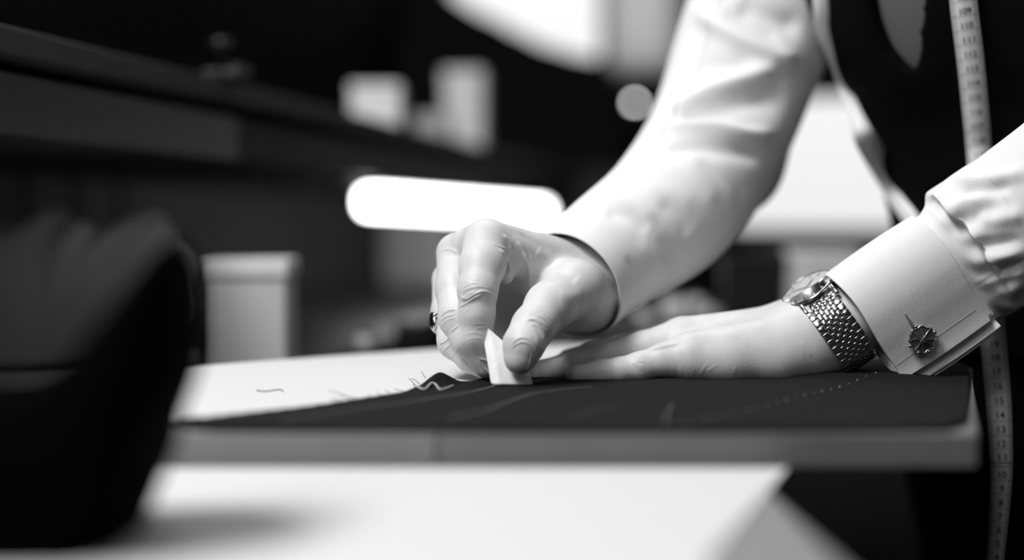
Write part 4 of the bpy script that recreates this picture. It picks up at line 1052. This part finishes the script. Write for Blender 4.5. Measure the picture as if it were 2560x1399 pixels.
# two drawer fronts set back under the board
pj = RAY(588, 340); tj = (FA-0.02)/(pj@E2); bj = tj*(pj@E1)
room_box('drawer_front', (AL+0.05, FA-0.016), (0.43, bj-0.002), (zd, s0-0.008), mat('drawer_wood', 0.025, 0.45, bump=('grain', 8, 0.2, 0.001), var=0.12, varscale=6), parent=shelf, bev=0.002)
room_box('drawer_front', (AL+0.05, FA-0.022), (bj+0.002, 3.0), (zd, s0-0.008), darkwood, parent=shelf, bev=0.002)
room_box('shelf_back', (AL+0.001, AL+0.05), (0.42, 3.02), (zd, s0), darkwood, parent=shelf)
def room_at(u, a):
    """distance along the room at which the plane a is seen at pixel column u"""
    r = RAY(u, 560); t_ = a/(r@E2); return t_*(r@E1)
bl0, bl1 = room_at(925, FA-0.05), room_at(1352, FA-0.05)
lamp = empty('shelf_lamp', RM(FA-0.05, (bl0+bl1)/2, zd)); bpy.context.view_layer.update()
tag(lamp, 'bright strip lamp fixed under the wall shelf over the counter', 'lamp')
room_box('lamp_housing', (FA-0.10, FA-0.02), (bl0-0.02, bl1+0.02), (zd-0.008, zd-0.0005), framem, parent=lamp, bev=0.002)
room_box('lamp_tube', (FA-0.07, FA-0.03), (bl0, bl1), (zd-0.044, zd-0.008), lampm, parent=lamp, bev=0.012)
room_box('glow_catch_board', (AL+0.014, -0.735), (2.875, 2.885), (CZ+0.0+0.0, ZC+0.055), mat('glow_catch_board', 0.5, 0.8), bev=0.002, label='pale board added in the far corner to catch the strip lamp glow', cat='board')  # added so the strip lamp's glow has a surface to fall on
# boxes on the shelf
def shelf_box(name, u, a, wpx, h, dep, m, label, cat, lid=True, rz=0.0, z=s1):
    b_ = room_at(u, a); c = RM(a, b_, z); e = empty(name, V(c), -RA+rz); bpy.context.view_layer.update()
    dist = c[1]; wd = wpx/F*dist
    M_ = Matrix.Translation(V(c)) @ Matrix.Rotation(-RA+rz, 4, 'Z')
    bmobj('box_body', box_bm((wd, dep, h*0.8), (0, 0, h*0.4), 0.002, 2, M_), m, e)
    bmobj('box_lid', box_bm((wd*1.03, dep*1.03, h*0.2), (0, 0, h*0.9), 0.002, 2, M_), m, e)
    return tag(e, label, cat)
shelf_box('white_box', 945, FA-0.07, 120, 0.062, 0.07, cardlight, 'squat pale box on the wall shelf, nearer of the two', 'box', rz=0.2)
shelf_box('tall_box', 1163, FA-0.07, 95, 0.135, 0.06, mat('mid_card', 0.85, 0.8), 'tall pale box on the wall shelf, farther of the two', 'box', rz=0.1)
shelf_box('low_box', 1085, FA-0.08, 80, 0.048, 0.06, cardm, 'low grey box on the shelf at the foot of the tall one', 'box', rz=0.1)
# black clamp on the shelf edge
b_ = room_at(560, FA); cl = RM(FA, b_, s1); clamp = empty('clamp', V(cl), -RA); bpy.context.view_layer.update()
tag(clamp, 'small black clamp gripping the front edge of the wall shelf', 'clamp')
M_ = Matrix.Translation(V(cl)) @ Matrix.Rotation(-RA, 4, 'Z')
bmobj('jaw', box_bm((0.035, 0.012, 0.008), (0, 0.0, 0.0045), 0.002, 2, M_), plasticblack, clamp)
bmobj('screw', lathe_bm([(0.003, 0.0), (0.003, 0.02), (0.009, 0.02), (0.009, 0.026)], 16, M_ @ Matrix.Translation((0.0, -0.004, 0.008))), plasticblack, clamp, True)
bmobj('arm', box_bm((0.012, 0.03, 0.009), (0.008, 0.018, 0.009), 0.002, 2, M_), plasticblack, clamp)

# card box on the counter
def std_box(name, u, v, d, wpx, hpx, dep, m, lidm, label, rz=0.0, base_z=None):
    c = P(u, v, d); 
    if base_z is not None: c[2] = base_z
    e = empty(name, V(c), rz); bpy.context.view_layer.update(); M_ = Matrix.Translation(V(c)) @ Matrix.Rotation(rz, 4, 'Z')
    wd, h = wpx/F*d*0.001, hpx/F*d*0.001
    bmobj('box_body', box_bm((wd, dep, h*0.84), (0, 0, h*0.42), 0.002, 2, M_), m, e)
    bmobj('box_lid', box_bm((wd*1.06, dep*1.06, h*0.16), (0, 0, h*0.92), 0.002, 2, M_), lidm, e)
    return tag(e, label, 'box')
std_box('card_box', 630, 905, 1190, 195, 272, 0.09, cardm, mat('lid_card', 0.66, 0.8), 'grey lidded card box on the side counter behind the black heap', rz=0.06, base_z=CZ)
std_box('black_box', 1046, 850, 1420, 80, 70, 0.05, plasticblack, mat('lid_grey', 0.2, 0.6), 'small black box with grey lid on the counter beside the chalk hand', rz=-0.3, base_z=CZ)
def ball_knob(name, u, v, d, r, m, label, cat, base_z=None):
    c = P(u, v, d); e = empty(name, V(c)); bpy.context.view_layer.update()
    if base_z is not None: c[2] = base_z
    h = r*2.1
    M_ = Matrix.Translation(V(c))
    bmobj('spool_core', lathe_bm([(r*0.35, 0), (r*0.35, h)], 20, M_), darkwood, e, True)
    bmobj('thread_winding', lathe_bm([(r*0.5, h*0.12), (r*0.82, h*0.16), (r*0.86, h*0.5), (r*0.82, h*0.84), (r*0.5, h*0.88)], 28, M_), m, e, True)
    for z0 in (0.0, h*0.9): bmobj('flange', lathe_bm([(r*0.9, z0), (r, z0+h*0.02), (r, z0+h*0.08), (r*0.9, z0+h*0.1)], 28, M_), darkwood, e, True)
    return tag(e, label, cat)
ball_knob('thread_spool', 915, 845, 1330, 0.010, mat('pale_spool', 0.55, 0.6), 'pale thread spool on the side counter near the grey card box', 'spool', CZ)

# grey cloth heaped on the counter, far left
ridge_heap('cloth_heap', [(430, 560), (450, 700), (440, 860), (430, 897), (-260, 897), (-300, 760), (-200, 600), (-60, 548), (120, 552), (230, 566), (330, 545)], 1260, 0.05, greycloth,
           'soft grey cloth heap on the side counter behind the black one', 'fabric', folds=0.007, seed=5)

# ------------------------------------------------------------------ back of the room
# dark cloth piled on a stand before the first window
ridge_heap('cloth_pile', [(1000, -60), (1090, -40), (1150, 2), (1250, 62), (1330, 98), (1400, 128), (1475, 146), (1520, 165), (1530, 420), (1000, 420)], 3150, 0.03, blindm,
           'dark cloth pile sloping across the lower corner of the far window', 'fabric', folds=0.004, seed=9)
room_box('tall_cabinet', (-0.84, -0.36), (3.05, 3.16), (0.0, ZC+0.136), darkwood, bev=0.004, label='dark tall cabinet in the far corner under the cloth pile', cat='cabinet')
room_box('net_curtain', (-0.452, -0.27), (B1-0.012, B1-0.007), (ZC+0.34, ZC+1.32), curtainm, label='grey curtain panel hanging at the far window', cat='curtain')
room_box('roller_blind', (-0.19, 0.94), (B1-0.03, B1-0.02), (ZC+0.288, ZC+0.97), blindm, label='dark roller blind lowered over the wide far window', cat='blind')
# small glowing bulb
bc = P(1587, 257, 2900); e = empty('indicator_bulb', V(bc)); bpy.context.view_layer.update()
sb = bmesh.new(); bmesh.ops.create_uvsphere(sb, u_segments=16, v_segments=10, radius=0.006); bmesh.ops.translate(sb, vec=V(bc), verts=sb.verts)
bmobj('bulb', sb, bulbm, e, True)
bmobj('bulb_holder', lathe_bm([(0.007, -0.03), (0.008, -0.006), (0.006, -0.004)], 16, Matrix.Translation(V(bc))), plasticblack, e, True)
bmobj('cord', tube_bm([bc+np.array([0, 0, -0.028]), bc+np.array([0.0, 0.08, -0.06]), bc+np.array([0.0, 0.24, -0.05])], 0.002, 6, 12), plasticblack, e, True)
tag(e, 'tiny glowing bulb by the dark back wall beside the white sleeve', 'lamp')
# rear table with small things
rz = ZC-0.110
rt = empty('rear_table', (0.33, 1.72, 0)); bpy.context.view_layer.update()
tag(rt, 'dark table behind the person carrying spools and a pale box', 'table')
bmobj('table_top', box_bm((0.52, 0.46, 0.025), (0.35, 1.74, rz-0.0125), 0.003), darkwood, rt)
for lx in (0.12, 0.58):
    for ly in (1.54, 1.94): bmobj('leg', box_bm((0.04, 0.04, rz-0.025), (lx, ly, (rz-0.025)/2), 0.003), darkwood, rt)
std_box('pale_box', 2055, 760, 1640, 140, 190, 0.07, mat('pale_box_card', 0.8, 0.8), cardlight, 'pale box on the rear table above the watch', rz=0.1, base_z=rz)
std_box('dark_box', 1880, 760, 1700, 150, 170, 0.08, plasticblack, darkwood, 'dark box on the rear table beside the white sleeve', rz=-0.1, base_z=rz)
for (u, d, r, m) in ((1690, 1620, 0.019, spoolm), (1735, 1700, 0.017, mat('light_spool', 0.8, 0.7)), (1615, 1590, 0.012, spoolm), (1780, 1640, 0.012, mat('mid_spool', 0.5, 0.7))):
    lab = {1690: 'large grey thread spool on the rear table behind the flat hand', 1735: 'pale thread spool on the rear table, second from the sleeve', 1615: 'small grey thread spool at the front of the rear table behind the knuckles', 1780: 'small dark grey spool on the rear table beside the dark box'}[u]
    sp = ball_knob('thread_spool', u, 800, d, r, m, lab, 'spool', rz); sp['group'] = 'spools on the rear table'
sill = room_box('sideboard', (-0.10, 0.85), (2.55, 2.95), (0.0, ZC-0.022), darkwood, bev=0.004, label='dark sideboard standing below the wide bright window', cat='sideboard')
print('verts hand', len(hand_R[0]), len(hand_L[0]))
